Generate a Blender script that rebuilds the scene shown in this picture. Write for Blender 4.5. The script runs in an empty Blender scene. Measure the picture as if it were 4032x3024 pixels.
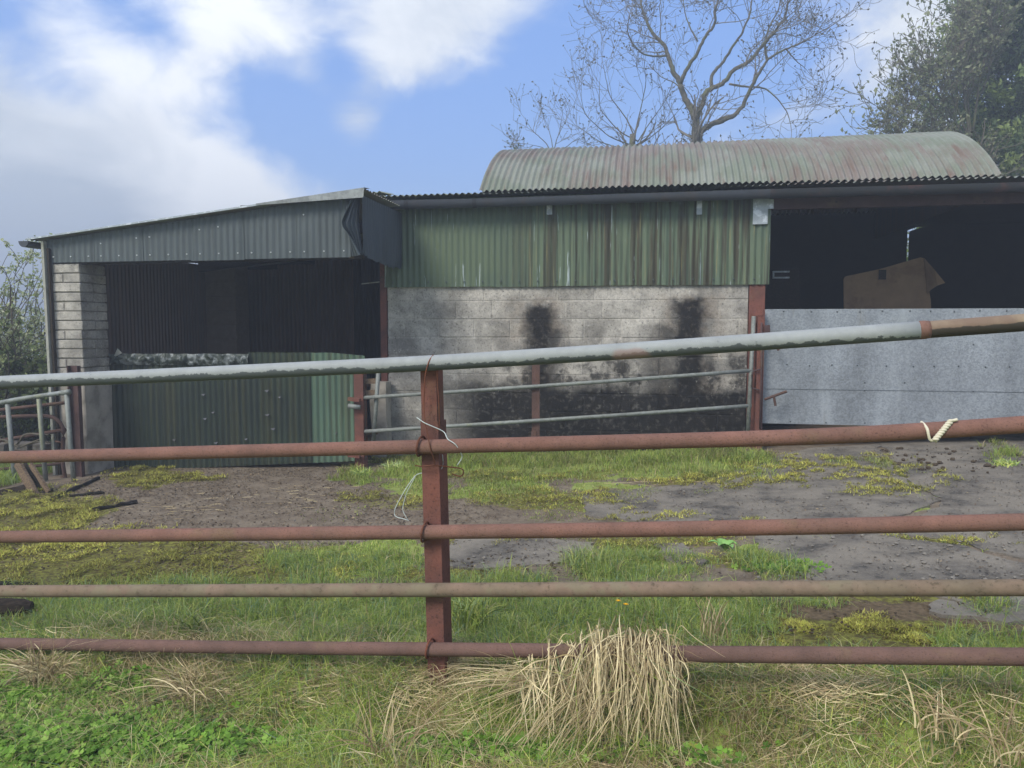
import bpy, math, random
import numpy as np
from mathutils import Vector, Matrix

# ------------------------------------------------------------------ camera
F, IW, IH = 3000.0, 4032.0, 3024.0
YAW, PITCH = math.radians(10.0), math.radians(4.33)
CAM = np.array([0.0, 0.0, 1.42])
_s, _c, _sp, _cp = math.sin(YAW), math.cos(YAW), math.sin(PITCH), math.cos(PITCH)
FW = np.array([-_s * _cp, _c * _cp, -_sp])
RT = np.array([_c, _s, 0.0])
UP = np.array([-_s * _sp, _c * _sp, _cp])
scene = bpy.context.scene
C = scene.collection
cd = bpy.data.cameras.new('camera')
cd.sensor_width = 36.0
cd.lens = 36.0 * F / IW
cd.clip_start, cd.clip_end = 0.05, 4000
cam = bpy.data.objects.new('camera', cd)
C.objects.link(cam)
cam.matrix_world = Matrix(((RT[0], UP[0], -FW[0], CAM[0]), (RT[1], UP[1], -FW[1], CAM[1]), (RT[2], UP[2], -FW[2], CAM[2]), (0, 0, 0, 1)))
scene.camera = cam

# ------------------------------------------------------------------ light
SUN_AZ, SUN_EL = math.radians(-150.0), math.radians(44.0)   # azimuth clockwise from +Y
sl = bpy.data.lights.new('sun', 'SUN')
sl.energy, sl.angle, sl.color = 1.8, math.radians(22), (1.0, 0.94, 0.86)
so = bpy.data.objects.new('sun', sl)
C.objects.link(so)
sd = Vector((math.sin(SUN_AZ) * math.cos(SUN_EL), math.cos(SUN_AZ) * math.cos(SUN_EL), math.sin(SUN_EL)))
so.rotation_euler = sd.to_track_quat('Z', 'Y').to_euler()
so.location = (-20, -10, 20)
scene.view_settings.view_transform = 'Standard'
scene.view_settings.look = 'None'
scene.view_settings.gamma = 1.0
scene.view_settings.exposure = 1.18
scene.view_settings.use_curve_mapping = False
scene.cycles.max_bounces = 6
scene.cycles.diffuse_bounces = 3
scene.cycles.glossy_bounces = 2
scene.cycles.transmission_bounces = 3
scene.cycles.volume_bounces = 0


def dirpx(px, py):
    d = FW + RT * (px - IW / 2) / F + UP * (IH / 2 - py) / F
    return d / np.linalg.norm(d)


# ------------------------------------------------------------------ node helper
def lin(r, g, b):
    f = lambda v: (v / 255 / 12.92) if v / 255 <= 0.04045 else ((v / 255 + 0.055) / 1.055) ** 2.4
    return (f(r), f(g), f(b), 1.0)


class S:
    def __init__(self, nt, s):
        self.nt, self.s = nt, s

    def _m(self, op, o=None, clamp=False, rev=False):
        n = self.nt.nodes.new('ShaderNodeMath')
        n.operation, n.use_clamp = op, clamp
        a, b = (n.inputs[0], n.inputs[1]) if not rev else (n.inputs[1], n.inputs[0])
        self.nt.links.new(self.s, a)
        if o is not None:
            if isinstance(o, S):
                self.nt.links.new(o.s, b)
            else:
                b.default_value = o
        return S(self.nt, n.outputs[0])

    def __add__(self, o): return self._m('ADD', o)
    def __radd__(self, o): return self._m('ADD', o)
    def __sub__(self, o): return self._m('SUBTRACT', o)
    def __rsub__(self, o): return self._m('SUBTRACT', o, rev=True)
    def __mul__(self, o): return self._m('MULTIPLY', o)
    def __rmul__(self, o): return self._m('MULTIPLY', o)
    def __truediv__(self, o): return self._m('DIVIDE', o)
    def max(self, o): return self._m('MAXIMUM', o)
    def min(self, o): return self._m('MINIMUM', o)
    def abs(self): return self._m('ABSOLUTE')
    def pow(self, o): return self._m('POWER', o)
    def clamp(self): return self._m('ADD', 0.0, clamp=True)

    def step(self, a, b):
        n = self.nt.nodes.new('ShaderNodeMapRange')
        n.interpolation_type = 'SMOOTHSTEP'
        self.nt.links.new(self.s, n.inputs[0])
        if a <= b:
            n.inputs[1].default_value, n.inputs[2].default_value = a, b
            n.inputs[3].default_value, n.inputs[4].default_value = 0, 1
        else:
            n.inputs[1].default_value, n.inputs[2].default_value = b, a
            n.inputs[3].default_value, n.inputs[4].default_value = 1, 0
        return S(self.nt, n.outputs[0])

    def band(self, c, w, soft):
        return (self - c).abs().step(w + soft, w - soft if w > soft else 0.0)


class MT:
    def __init__(self, name, rough=0.8, metal=0.0, spec=0.3):
        self.m = bpy.data.materials.new(name)
        self.m.use_nodes = True
        self.nt = self.m.node_tree
        self.b = self.nt.nodes['Principled BSDF']
        self.out = self.nt.nodes['Material Output']
        self.b.inputs['Roughness'].default_value = rough
        self.b.inputs['Metallic'].default_value = metal
        self.b.inputs['Specular IOR Level'].default_value = spec
        g = self.nt.nodes.new('ShaderNodeNewGeometry')
        self.pos = g.outputs['Position']
        self.normal = g.outputs['Normal']
        self.tc = None

    def obj(self):
        if not self.tc:
            self.tc = self.nt.nodes.new('ShaderNodeTexCoord')
        return self.tc.outputs['Object']

    def sep(self, v=None):
        n = self.nt.nodes.new('ShaderNodeSeparateXYZ')
        self.nt.links.new(v or self.pos, n.inputs[0])
        return [S(self.nt, o) for o in n.outputs]

    def vec(self, x, y, z):
        n = self.nt.nodes.new('ShaderNodeCombineXYZ')
        for i, k in enumerate((x, y, z)):
            if isinstance(k, S):
                self.nt.links.new(k.s, n.inputs[i])
            else:
                n.inputs[i].default_value = k
        return n.outputs[0]

    def scaled(self, sx, sy, sz, v=None):
        n = self.nt.nodes.new('ShaderNodeMapping')
        self.nt.links.new(v or self.pos, n.inputs[0])
        n.inputs['Scale'].default_value = (sx, sy, sz)
        return n.outputs[0]

    def noise(self, scale, detail=4, rough=0.55, v=None, dist=0.0):
        n = self.nt.nodes.new('ShaderNodeTexNoise')
        n.inputs['Scale'].default_value = scale
        n.inputs['Detail'].default_value = detail
        n.inputs['Roughness'].default_value = rough
        n.inputs['Distortion'].default_value = dist
        self.nt.links.new(v or self.pos, n.inputs['Vector'])
        return S(self.nt, n.outputs[0])

    def voro(self, scale, v=None, feature='F1', out='Distance'):
        n = self.nt.nodes.new('ShaderNodeTexVoronoi')
        n.feature = feature
        n.inputs['Scale'].default_value = scale
        self.nt.links.new(v or self.pos, n.inputs['Vector'])
        return n.outputs[out]

    def objrand(self):
        n = self.nt.nodes.new('ShaderNodeObjectInfo')
        return S(self.nt, n.outputs['Random'])

    def attr(self, name='Col'):
        n = self.nt.nodes.new('ShaderNodeAttribute')
        n.attribute_name = name
        return n.outputs['Color']

    def mix(self, f, a, b, mode='MIX'):
        n = self.nt.nodes.new('ShaderNodeMix')
        n.data_type = 'RGBA'
        n.blend_type = mode
        n.clamp_factor = True
        for sock, val in ((n.inputs[0], f), (n.inputs[6], a), (n.inputs[7], b)):
            if isinstance(val, S):
                self.nt.links.new(val.s, sock)
            elif isinstance(val, bpy.types.NodeSocket):
                self.nt.links.new(val, sock)
            else:
                sock.default_value = val
        return n.outputs[2]

    def var(self, col, f, lo=0.75, hi=1.25):
        """multiply a colour by a factor running lo..hi with f"""
        n = self.nt.nodes.new('ShaderNodeMix')
        n.data_type = 'RGBA'
        n.blend_type = 'MULTIPLY'
        n.inputs[0].default_value = 1.0
        if isinstance(col, bpy.types.NodeSocket):
            self.nt.links.new(col, n.inputs[6])
        else:
            n.inputs[6].default_value = col
        k = f * (hi - lo) + lo
        self.nt.links.new(self.vec(k, k, k), n.inputs[7])
        return n.outputs[2]

    def color(self, c):
        if isinstance(c, bpy.types.NodeSocket):
            self.nt.links.new(c, self.b.inputs['Base Color'])
        else:
            self.b.inputs['Base Color'].default_value = c
        return self

    def rough(self, s):
        self.nt.links.new(s.s, self.b.inputs['Roughness'])

    def bump(self, h, strength=0.5, dist=0.01):
        n = self.nt.nodes.new('ShaderNodeBump')
        n.inputs['Strength'].default_value = strength
        n.inputs['Distance'].default_value = dist
        self.nt.links.new(h.s, n.inputs['Height'])
        self.nt.links.new(n.outputs[0], self.b.inputs['Normal'])
        return self

    def leafy(self, col, trans=0.35):
        nt = self.nt
        t = nt.nodes.new('ShaderNodeBsdfTranslucent')
        mx = nt.nodes.new('ShaderNodeMixShader')
        mx.inputs[0].default_value = trans
        self.color(col)
        if isinstance(col, bpy.types.NodeSocket):
            nt.links.new(col, t.inputs[0])
        else:
            t.inputs[0].default_value = col
        nt.links.new(self.b.outputs[0], mx.inputs[1])
        nt.links.new(t.outputs[0], mx.inputs[2])
        nt.links.new(mx.outputs[0], self.out.inputs[0])
        return self


# ------------------------------------------------------------------ sky
def make_world():
    w = bpy.data.worlds.new('World')
    scene.world = w
    w.use_nodes = True
    nt = w.node_tree
    bg = nt.nodes['Background']
    bg.inputs[1].default_value = 0.1
    sky = nt.nodes.new('ShaderNodeTexSky')
    sky.sky_type = 'NISHITA'
    sky.sun_disc = False
    sky.sun_elevation = SUN_EL
    sky.sun_rotation = SUN_AZ
    sky.air_density, sky.dust_density, sky.ozone_density = 1.0, 0.4, 3.0
    tc = nt.nodes.new('ShaderNodeTexCoord')
    h = MT.__new__(MT)
    h.nt, h.pos, h.tc = nt, tc.outputs['Generated'], None
    stretch = h.scaled(1.0, 1.0, 1.7)
    n1 = h.noise(3.2, 8, 0.60, stretch, 0.35)
    n2 = h.noise(8.0, 8, 0.62, stretch, 0.5)
    n3 = h.noise(2.3, 4, 0.5, h.scaled(1.3, 1.1, 2.6))

    def blob(px, py, r):
        n = nt.nodes.new('ShaderNodeVectorMath')
        n.operation = 'DISTANCE'
        nt.links.new(tc.outputs['Generated'], n.inputs[0])
        n.inputs[1].default_value = tuple(dirpx(px, py))
        return S(nt, n.outputs['Value']).step(r, 0.0)
    dens = (n1 - 0.5) * 1.9 + (n2 - 0.5) * 1.5 + 0.58
    for px, py, r, wt in SKY_BLOBS:
        dens = dens + blob(px, py, r) * wt
    mask = dens.step(0.0, 1.0)
    bright = (n1 - 0.5) * 0.9 + (n3 - 0.5) * 0.9 + (n2 - 0.5) * 1.3 + 0.45
    for px, py, r, wt in SKY_BRIGHT:
        bright = bright + blob(px, py, r) * wt
    cc = h.mix(bright.clamp(), (2.7, 3.1, 3.7, 1), (5.7, 5.85, 6.1, 1))
    blue = h.mix(0.6, sky.outputs[0], (0.8, 1.8, 4.7, 1))
    x, y, z = h.sep(tc.outputs['Generated'])
    low = z.step(0.20, -0.02)
    blue = h.mix(low * 0.8, blue, (3.2, 4.2, 6.0, 1))
    nt.links.new(h.mix(mask, blue, cc), bg.inputs[0])


# (px, py, radius, weight): where the photograph's sky is clear (negative) or clouded (positive)
SKY_BLOBS = [
    (1120, 480, .13, -.75), (1500, 640, .14, -.70), (1750, 500, .17, -.70), (2100, 380, .18, -.85), (2420, 80, .17, -.80), (2500, 400, .22, -.55), (980, 400, .08, -.35),
    (2900, 330, .22, -.35), (3250, 620, .20, -.60), (480, 50, .09, -.65), (250, 330, .06, -.45), (1800, 680, .16, -.4), (3100, 60, .12, -.45), (60, 130, .08, -.45), (760, 480, .07, -.35), (650, 140, .05, -.35),
    (120, 800, .32, .40), (330, 180, .08, .40), (900, 200, .12, .50), (1620, 130, .16, .45), (1950, 100, .16, .50), (2250, 60, .10, .30),
    (1430, 490, .075, 1.0), (3500, 200, .24, .45), (850, 800, .14, .6), (1900, 430, .07, .55), (1250, 330, .05, .35), (1650, 330, .06, .25), (2300, 250, .08, .25), (1330, 250, .05, -.45), (1370, 90, .07, -.25), (700, 300, .10, .25),
]
SKY_BRIGHT = [(880, 770, .16, .9), (330, 190, .12, .5), (820, 230, .16, .45), (1120, 790, .12, .8), (450, 260, .18, .35), (150, 900, .36, -.30), (500, 620, .22, -.35), (1750, 730, .2, .3)]
make_world()

# ------------------------------------------------------------------ measuring helpers
def ray(px, py):
    return FW + RT * (px - IW / 2) / F + UP * (IH / 2 - py) / F


def onY(px, py, Y):
    r = ray(px, py)
    return CAM + r * (Y - CAM[1]) / r[1]


def proj(p):
    """world points (n,3) -> photograph pixels, depth"""
    q = np.atleast_2d(p) - CAM
    d = q @ FW
    return IW / 2 + F * (q @ RT) / d, IH / 2 - F * (q @ UP) / d, d


def smooth(a, b, x):
    t = np.clip((x - a) / (b - a), 0, 1)
    return t * t * (3 - 2 * t)


def vnoise(x, y, seed=0, octaves=4):
    """cheap value noise, 0..1"""
    x, y = np.asarray(x, float), np.asarray(y, float)
    tot, amp, nrm = 0.0, 1.0, 0.0
    for o in range(octaves):
        xi, yi = np.floor(x), np.floor(y)
        fx, fy = x - xi, y - yi
        fx, fy = fx * fx * (3 - 2 * fx), fy * fy * (3 - 2 * fy)

        def hsh(i, j):
            v = np.sin(i * 127.1 + j * 311.7 + seed * 74.7 + o * 19.19) * 43758.5453
            return v - np.floor(v)
        a, b, c, d = hsh(xi, yi), hsh(xi + 1, yi), hsh(xi, yi + 1), hsh(xi + 1, yi + 1)
        tot = tot + amp * ((a * (1 - fx) + b * fx) * (1 - fy) + (c * (1 - fx) + d * fx) * fy)
        nrm += amp
        x, y, amp = x * 2.03, y * 2.03, amp * 0.5
    return tot / nrm


FA, FB = None, None


def fence_pt(px, Z):
    r = ray(px, IH / 2)
    k = r @ np.array([-_s, _c, 0])
    p = CAM + r / k * Z
    return np.array([p[0], p[1]])


FA, FB = fence_pt(0, 3.76), fence_pt(4032, 2.64)
FDIR = (FB - FA) / np.linalg.norm(FB - FA)
FNRM = np.array([-FDIR[1], FDIR[0]])         # away from the camera


def onF(px, py, off=0.0):
    r = ray(px, py)
    p0 = FA + FNRM * off
    t = ((p0 - CAM[:2]) @ FNRM) / (r[:2] @ FNRM)
    return CAM + r * t


def fdist(x, y):
    """signed distance behind the fence line"""
    return (np.asarray(x) - FA[0]) * FNRM[0] + (np.asarray(y) - FA[1]) * FNRM[1]


def gz(x, y):
    x, y = np.asarray(x, float), np.asarray(y, float)
    z = np.where(x > -3.2, 0.05 * (np.minimum(x, 7) - 1.28), -0.224 + 0.031 * (np.maximum(x, -8.0) + 3.2))
    z = z + 0.035 * (vnoise(x * 0.9, y * 0.9, 3) - 0.5) * np.where((y > 3.6) & (y < 12) & (x > -2.5), 0.2, 1.0)
    fd = fdist(x, y)
    z = z + 0.015 * smooth(0.9, 0.15, fd) * smooth(-.9, -0.1, fd)      # slight bank along the fence
    z = z - 0.215 * smooth(0.17, -0.22, fd) - 0.05 * smooth(-.3, -1.2, fd)                             # falls to the verge
    z = z + 0.05 * (vnoise(x * 3.1, y * 3.1, 5) - 0.5) * smooth(1.2, 0.2, fd)
    dip = np.exp(-((((x - 0.27) / 0.22) ** 2 + ((fd + 0.06) / 0.07) ** 2) ** 2))
    z = z - 0.20 * dip
    r = np.hypot(x, y)
    z = z - 0.055 * np.maximum(r - 16, 0) * smooth(14, 40, r) * (1 / (1 + np.maximum(r - 16, 0) / 130))
    return z


def ongs(px, py):
    """pixels -> points on the ground, many at once"""
    px, py = np.asarray(px, float), np.asarray(py, float)
    r = FW[None] + RT[None] * ((px - IW / 2) / F)[:, None] + UP[None] * ((IH / 2 - py) / F)[:, None]
    t = np.full(len(px), 6.0)
    for _ in range(22):
        p = CAM + r * t[:, None]
        t = t + (gz(p[:, 0], p[:, 1]) - p[:, 2]) / r[:, 2] * 0.8
    return CAM + r * t[:, None]


def ong(px, py):
    return ongs([px], [py])[0]


# ------------------------------------------------------------------ mesh helpers
class MB:
    def __init__(self):
        self.v, self.f, self.n = [], [], 0

    def add(self, v, f):
        v = np.asarray(v, float).reshape(-1, 3)
        self.v.append(v)
        self.f.extend([tuple(int(i) + self.n for i in q) for q in f])
        self.n += len(v)
        return self

    def box(self, lo, hi):
        x0, y0, z0 = lo
        x1, y1, z1 = hi
        return self.add([(x0, y0, z0), (x1, y0, z0), (x1, y1, z0), (x0, y1, z0), (x0, y0, z1), (x1, y0, z1), (x1, y1, z1), (x0, y1, z1)],
                        [(0, 3, 2, 1), (4, 5, 6, 7), (0, 1, 5, 4), (1, 2, 6, 5), (2, 3, 7, 6), (3, 0, 4, 7)])

    def beam(self, a, b, w, h, up=(0, 0, 1), jit=0.0, rng=None):
        """rectangular bar from a to b, w across, h along up"""
        a, b, up = np.array(a, float), np.array(b, float), np.array(up, float)
        d = (b - a) / np.linalg.norm(b - a)
        s = np.cross(d, up)
        s /= np.linalg.norm(s)
        u = np.cross(s, d)
        v = []
        for p in (a, b):
            for i, j in ((-1, -1), (1, -1), (1, 1), (-1, 1)):
                q = p + s * w / 2 * i + u * h / 2 * j
                if jit:
                    q = q + np.array([rng.uniform(-jit, jit) for _ in range(3)])
                v.append(q)
        return self.add(v, [(0, 1, 2, 3), (7, 6, 5, 4), (0, 4, 5, 1), (1, 5, 6, 2), (2, 6, 7, 3), (3, 7, 4, 0)])

    def tube(self, pts, rad, sides=8, cap=True):
        pts = np.asarray(pts, float)
        n = len(pts)
        rad = np.full(n, rad) if np.isscalar(rad) else np.asarray(rad, float)
        t = np.gradient(pts, axis=0)
        t /= np.linalg.norm(t, axis=1, keepdims=True) + 1e-12
        ref = np.array([0, 0, 1.0]) if abs(t[:, 2]).mean() < 0.8 else np.array([0.3, 1.0, 0])
        s = np.cross(t, ref)
        s /= np.linalg.norm(s, axis=1, keepdims=True) + 1e-12
        u = np.cross(s, t)
        a = np.arange(sides) * 2 * math.pi / sides
        v = pts[:, None] + rad[:, None, None] * (np.cos(a)[None, :, None] * s[:, None] + np.sin(a)[None, :, None] * u[:, None])
        f = []
        for i in range(n - 1):
            for j in range(sides):
                k = (j + 1) % sides
                f.append((i * sides + j, i * sides + k, (i + 1) * sides + k, (i + 1) * sides + j))
        if cap:
            f.append(tuple(range(sides - 1, -1, -1)))
            f.append(tuple((n - 1) * sides + j for j in range(sides)))
        return self.add(v.reshape(-1, 3), f)

    def grid(self, P):
        """P: (r, c, 3) array of points"""
        r, c = P.shape[:2]
        f = [(i * c + j, i * c + j + 1, (i + 1) * c + j + 1, (i + 1) * c + j) for i in range(r - 1) for j in range(c - 1)]
        return self.add(P.reshape(-1, 3), f)

    def verts(self):
        return np.concatenate(self.v) if self.v else np.zeros((0, 3))


WLOC = {}


def wloc(o):
    return WLOC.get(o.name, np.zeros(3)) if o else np.zeros(3)


def mesh_of(name, v, f, mat, smooth_=False):
    me = bpy.data.meshes.new(name)
    me.from_pydata([tuple(p) for p in v], [], f)
    if mat:
        me.materials.append(mat)
    if smooth_:
        me.polygons.foreach_set('use_smooth', [True] * len(me.polygons))
    me.update()
    return me


def tag(o, label=None, cat=None, group=None, kind=None):
    if label: o['label'] = label
    if cat: o['category'] = cat
    if group: o['group'] = group
    if kind: o['kind'] = kind
    return o


def obj(name, mb, mat, parent=None, smooth_=False, base=None):
    """world-space mesh -> object; a top-level one gets its origin at its base"""
    v = mb.verts()
    if base is None:
        if parent is not None:
            base = (v.min(0) + v.max(0)) / 2
        else:
            base = np.array([(v[:, 0].min() + v[:, 0].max()) / 2, (v[:, 1].min() + v[:, 1].max()) / 2, v[:, 2].min()])
    me = mesh_of(name, v - base, mb.f, mat, smooth_)
    return place(name, me, parent, base)


def place(name, me, parent, loc, rot=None):
    o = bpy.data.objects.new(name, me)
    C.objects.link(o)
    loc = np.asarray(loc, float)
    o.location = loc - wloc(parent)
    if rot is not None:
        o.rotation_euler = rot
    if parent:
        o.parent = parent
    WLOC[o.name] = loc
    return o


def empty(name, loc):
    o = bpy.data.objects.new(name, None)
    C.objects.link(o)
    o.location = tuple(loc)
    o.empty_display_size = 0.2
    WLOC[o.name] = np.asarray(loc, float)
    return o


def bulk(name, V, idx, nper, mat, cols=None, parent=None, kind=None, smooth_=False):
    """fast mesh: V (n,3), idx flat loop vertex indices, nper loop counts per polygon"""
    me = bpy.data.meshes.new(name)
    base = np.array([V[:, 0].mean(), V[:, 1].mean(), V[:, 2].min()])
    me.vertices.add(len(V))
    me.vertices.foreach_set('co', (V - base).astype(np.float32).ravel())
    me.loops.add(len(idx))
    me.loops.foreach_set('vertex_index', np.asarray(idx, np.int32))
    me.polygons.add(len(nper))
    st = np.concatenate([[0], np.cumsum(nper)[:-1]]).astype(np.int32)
    me.polygons.foreach_set('loop_start', st)
    me.polygons.foreach_set('loop_total', np.asarray(nper, np.int32))
    if smooth_:
        me.polygons.foreach_set('use_smooth', np.ones(len(nper), bool))
    if cols is not None:
        a = me.attributes.new('Col', 'FLOAT_COLOR', 'POINT')
        c4 = np.ones((len(V), 4), np.float32)
        c4[:, :3] = cols
        a.data.foreach_set('color', c4.ravel())
    me.materials.append(mat)
    me.update(calc_edges=True)
    o = place(name, me, parent, base)
    if kind: o['kind'] = kind
    return o


def blades(P, H, Wd, lean_dir, lean, col, segs=2):
    """grass blades rooted at P (n,3): returns V, idx, nper, cols"""
    n = len(P)
    H, Wd, lean = [np.broadcast_to(np.asarray(a, float), (n,)) for a in (H, Wd, lean)]
    d = np.stack([np.cos(lean_dir), np.sin(lean_dir), np.zeros(n)], 1)
    a2 = lean_dir + RNG.uniform(0.6, 2.5, n)
    side = np.stack([np.cos(a2), np.sin(a2), np.zeros(n)], 1)
    lev = []
    for k in range(segs + 1):
        t = k / segs
        c = P + d * (lean * t * t * H)[:, None]
        c[:, 2] += H * (t - 0.42 * np.minimum(lean, 1.6) * t * t * t)
        w = Wd * (1 - 0.35 * t)
        if k < segs:
            lev += [c - side * w[:, None] / 2, c + side * w[:, None] / 2]
        else:
            lev += [c]
    nv = len(lev)
    V = np.stack(lev, 1).reshape(-1, 3)
    base = (np.arange(n) * nv)[:, None]
    pat, per = [], []
    for k in range(segs - 1):
        pat += [2 * k, 2 * k + 1, 2 * k + 3, 2 * k + 2]
        per.append(4)
    pat += [2 * (segs - 1), 2 * (segs - 1) + 1, nv - 1]
    per.append(3)
    idx = (base + np.array(pat)[None]).ravel()
    nper = np.tile(per, n)
    return V, idx, nper, np.repeat(col, nv, axis=0)


def leaves(P, size, col, elong=1.6, up=None, fold=0.25):
    """pointed quads with random orientation at P"""
    n = len(P)
    a = RNG.normal(size=(n, 3))
    if up is not None:
        a = a * (1 - up) + np.array([0, 0, 1.0]) * up * 1.6
    a /= np.linalg.norm(a, axis=1, keepdims=True)
    b = RNG.normal(size=(n, 3))
    b -= a * (a * b).sum(1, keepdims=True)
    b /= np.linalg.norm(b, axis=1, keepdims=True)
    c = np.cross(a, b)
    s = (size if np.ndim(size) else np.full(n, size))[:, None]
    V = np.stack([P - b * s * elong / 2, P + c * s / 2 + a * s * fold, P + b * s * elong / 2, P - c * s / 2 + a * s * fold], 1).reshape(-1, 3)
    idx = np.arange(4 * n)
    return V, idx, np.full(n, 4), np.repeat(col, 4, axis=0)


def join(parts):
    Vs, Is, Ns, Cs, off = [], [], [], [], 0
    for V, i, n, c in parts:
        Vs.append(V); Is.append(i + off); Ns.append(n); Cs.append(c)
        off += len(V)
    return np.concatenate(Vs), np.concatenate(Is), np.concatenate(Ns), np.concatenate(Cs)


RNG = np.random.default_rng(7)
R = random.Random(11)


def corr(p0, ux, uz, width, height, pitch=0.076, amp=0.009, rows=2, phase=0.0, seg=8, warp=None):
    """corrugated sheet: p0 lower corner, ux across, uz along the ribs"""
    ux, uz = np.array(ux, float), np.array(uz, float)
    n = np.cross(ux, uz)
    n /= np.linalg.norm(n)
    nc = max(3, int(width / pitch * seg) + 1)
    s = np.linspace(0, width, nc)
    t = np.linspace(0, height, rows)
    P = np.asarray(p0, float) + s[None, :, None] * ux + t[:, None, None] * uz + (amp * np.sin(2 * math.pi * s / pitch + phase))[None, :, None] * n
    if warp is not None:
        P = warp(P, s, t)
    return P


def rowof(name, P, mat, parent):
    return obj(name, MB().grid(P), mat, parent, smooth_=True)


# ------------------------------------------------------------------ materials
M = {}


def simple(name, col, rough=0.8, nscale=20, amt=0.25, bump=0.3, bdist=0.004, metal=0.0, spec=0.3, second=None, sscale=4, lo=.5, hi=.65):
    m = MT(name, rough, metal, spec)
    n = m.noise(nscale, 5, 0.6)
    c = m.var(col, n, 1 - amt, 1 + amt)
    if second is not None:
        c = m.mix(m.noise(sscale, 5, 0.65).step(lo, hi), c, second)
    m.color(c)
    if bump:
        m.bump(n, bump, bdist)
    M[name] = m.m
    return m


def mk_materials():
    # --- concrete block with soot-dark algae runs
    m = MT('concrete_block', 0.95, 0, 0.15)
    x, y, z = m.sep()
    big = m.noise(3.0, 4, 0.55)
    mid = m.noise(14, 5, 0.65)
    fine = m.noise(48, 5, 0.75)
    c = m.mix(big.step(.3, .7), lin(140, 136, 128), lin(188, 183, 173))
    c = m.var(c, m.objrand(), 0.86, 1.1)
    c = m.var(c, mid, 0.55, 1.4)
    c = m.var(c, fine, .6, 1.4)
    c = m.mix(fine.step(0.42, 0.32), c, lin(80, 76, 70))
    c = m.mix(m.noise(9, 6, .72).step(.56, .70) * .5, c, lin(104, 99, 90))
    c = m.mix(mid.step(0.62, 0.72) * fine.step(0.45, 0.6), c, lin(205, 200, 188))
    xw = x + (m.noise(5, 4, 0.6) - 0.5) * 0.30 + (m.noise(17, 5, .6) - .5) * .12
    zw = z + (m.noise(4, 4, 0.6) - 0.5) * 0.24 + (m.noise(15, 5, .6) - .5) * .10

    def stain(px, w, top, soft):
        X = float(onY(px, 1300, 9.2)[0])
        Zt = float(onY(px, top, 9.2)[2])
        return xw.band(X, w, soft) * zw.step(Zt + 0.03, Zt - 0.10)
    xl = float(onY(1560, 1500, 9.2)[0])
    Z0 = float(onY(2500, 1550, 9.2)[2])
    st = stain(2125, .19, 1185, .13).max(stain(2170, .16, 1280, .14) * 0.85).max(stain(2715, .21, 1160, .14)).max(stain(2650, .34, 1270, .25) * .75)
    bott = zw.step(Z0 + 0.20, Z0 - 0.02) * xw.step(xl + .25, xl + 1.15)
    mott = m.noise(7, 6, 0.62).step(0.40, 0.62) * zw.step(Z0 + .95, Z0 + 0.2) * xw.step(xl + .7, xl + 1.7) * 0.9
    halo = stain(2120, .32, 1160, .2).max(stain(2720, .34, 1140, .2)) * 0.35
    front = y.step(8.9, 9.05) * y.step(9.5, 9.4)
    blot = m.noise(18, 5, 0.65).step(0.28, 0.50)
    tot = ((st.max(bott)) * (blot * 0.22 + 0.78)).max(mott * blot).clamp() * front
    c = m.mix(halo * front * m.noise(6, 3).step(.4, .6), c, lin(120, 96, 66))
    c = m.mix(tot * 0.97, c, lin(31, 30, 30))
    pale = m.noise(13, 5, 0.7).step(0.655, 0.70) * zw.step(Z0 + .65, Z0 + .2) * (zw - Z0).step(-.35, 0.0)
    c = m.mix(pale * .45, c, lin(190, 186, 175))
    # green-grey damp at the foot of the pillar
    c = m.mix(z.step(0.45, -0.3) * y.step(8.8, 8.6) * 0.55, c, lin(92, 94, 62))
    m.color(c)
    m.bump(fine * 0.6 + mid * 0.8, 0.7, 0.012)
    M['block'] = m.m

    
    m2 = MT('mortar', .95, 0, .1)
    mn = m2.noise(7, 5, .65)
    mc = m2.mix(mn.step(.50, .72), lin(150, 145, 135), lin(98, 93, 85))
    m2.color(m2.var(mc, m2.noise(60, 4), .75, 1.2)).bump(m2.noise(50, 4), .6, .01)
    M['mortar'] = m2.m
    simple('concrete', lin(174, 167, 156), 0.95, 16, 0.4, 0.8, 0.012, spec=0.1, second=lin(134, 129, 118), sscale=4, lo=.42, hi=.62)

    # --- painted corrugated iron
    def iron(name, base, alt, streak, sx, white=0.0, xl=None, rough=0.55, rust=None):
        m = MT(name, rough, 0.0, 0.35)
        x, y, z = m.sep()
        v = m.scaled(15, 15, 0.45)
        s1 = m.noise(1.0, 5, 0.65, v)
        s2 = m.noise(2.6, 5, 0.7, v)
        big = m.noise(1.1, 3, 0.5)
        c = m.mix(big.step(0.35, 0.65), base, alt)
        c = m.var(c, s2, 0.78, 1.2)
        k = s1.step(0.47, 0.60) * sx
        if xl is not None:
            k = k * x.step(xl[0], xl[1])
        c = m.mix(k, c, streak)
        if xl is not None:
            c = m.mix(s2.step(0.58, 0.7) * x.step(xl[0], xl[1]) * sx, c, lin(136, 128, 88))
            c = m.mix(s2.step(0.42, 0.34) * x.step(xl[0], xl[1]) * 0.7, c, lin(58, 58, 44))
        if white:
            c = m.mix(m.noise(1.0, 4, 0.6, m.scaled(34, 34, 1.3)).step(0.66, 0.69) * white, c, lin(176, 188, 190))
        if rust is not None:
            c = m.mix(m.noise(3.0, 6, 0.7).step(0.56, 0.68) * 0.6, c, rust)
        m.color(c)
        m.bump(m.noise(9, 3), 0.25, 0.01)
        M[name] = m.m
    xa, xb = float(onY(1880, 1000, 9.2)[0]), float(onY(2250, 1000, 9.2)[0])
    iron('green_iron', lin(94, 108, 86), lin(84, 99, 82), lin(58, 50, 36), 0.85, 0.9, (xa, xb))
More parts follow.
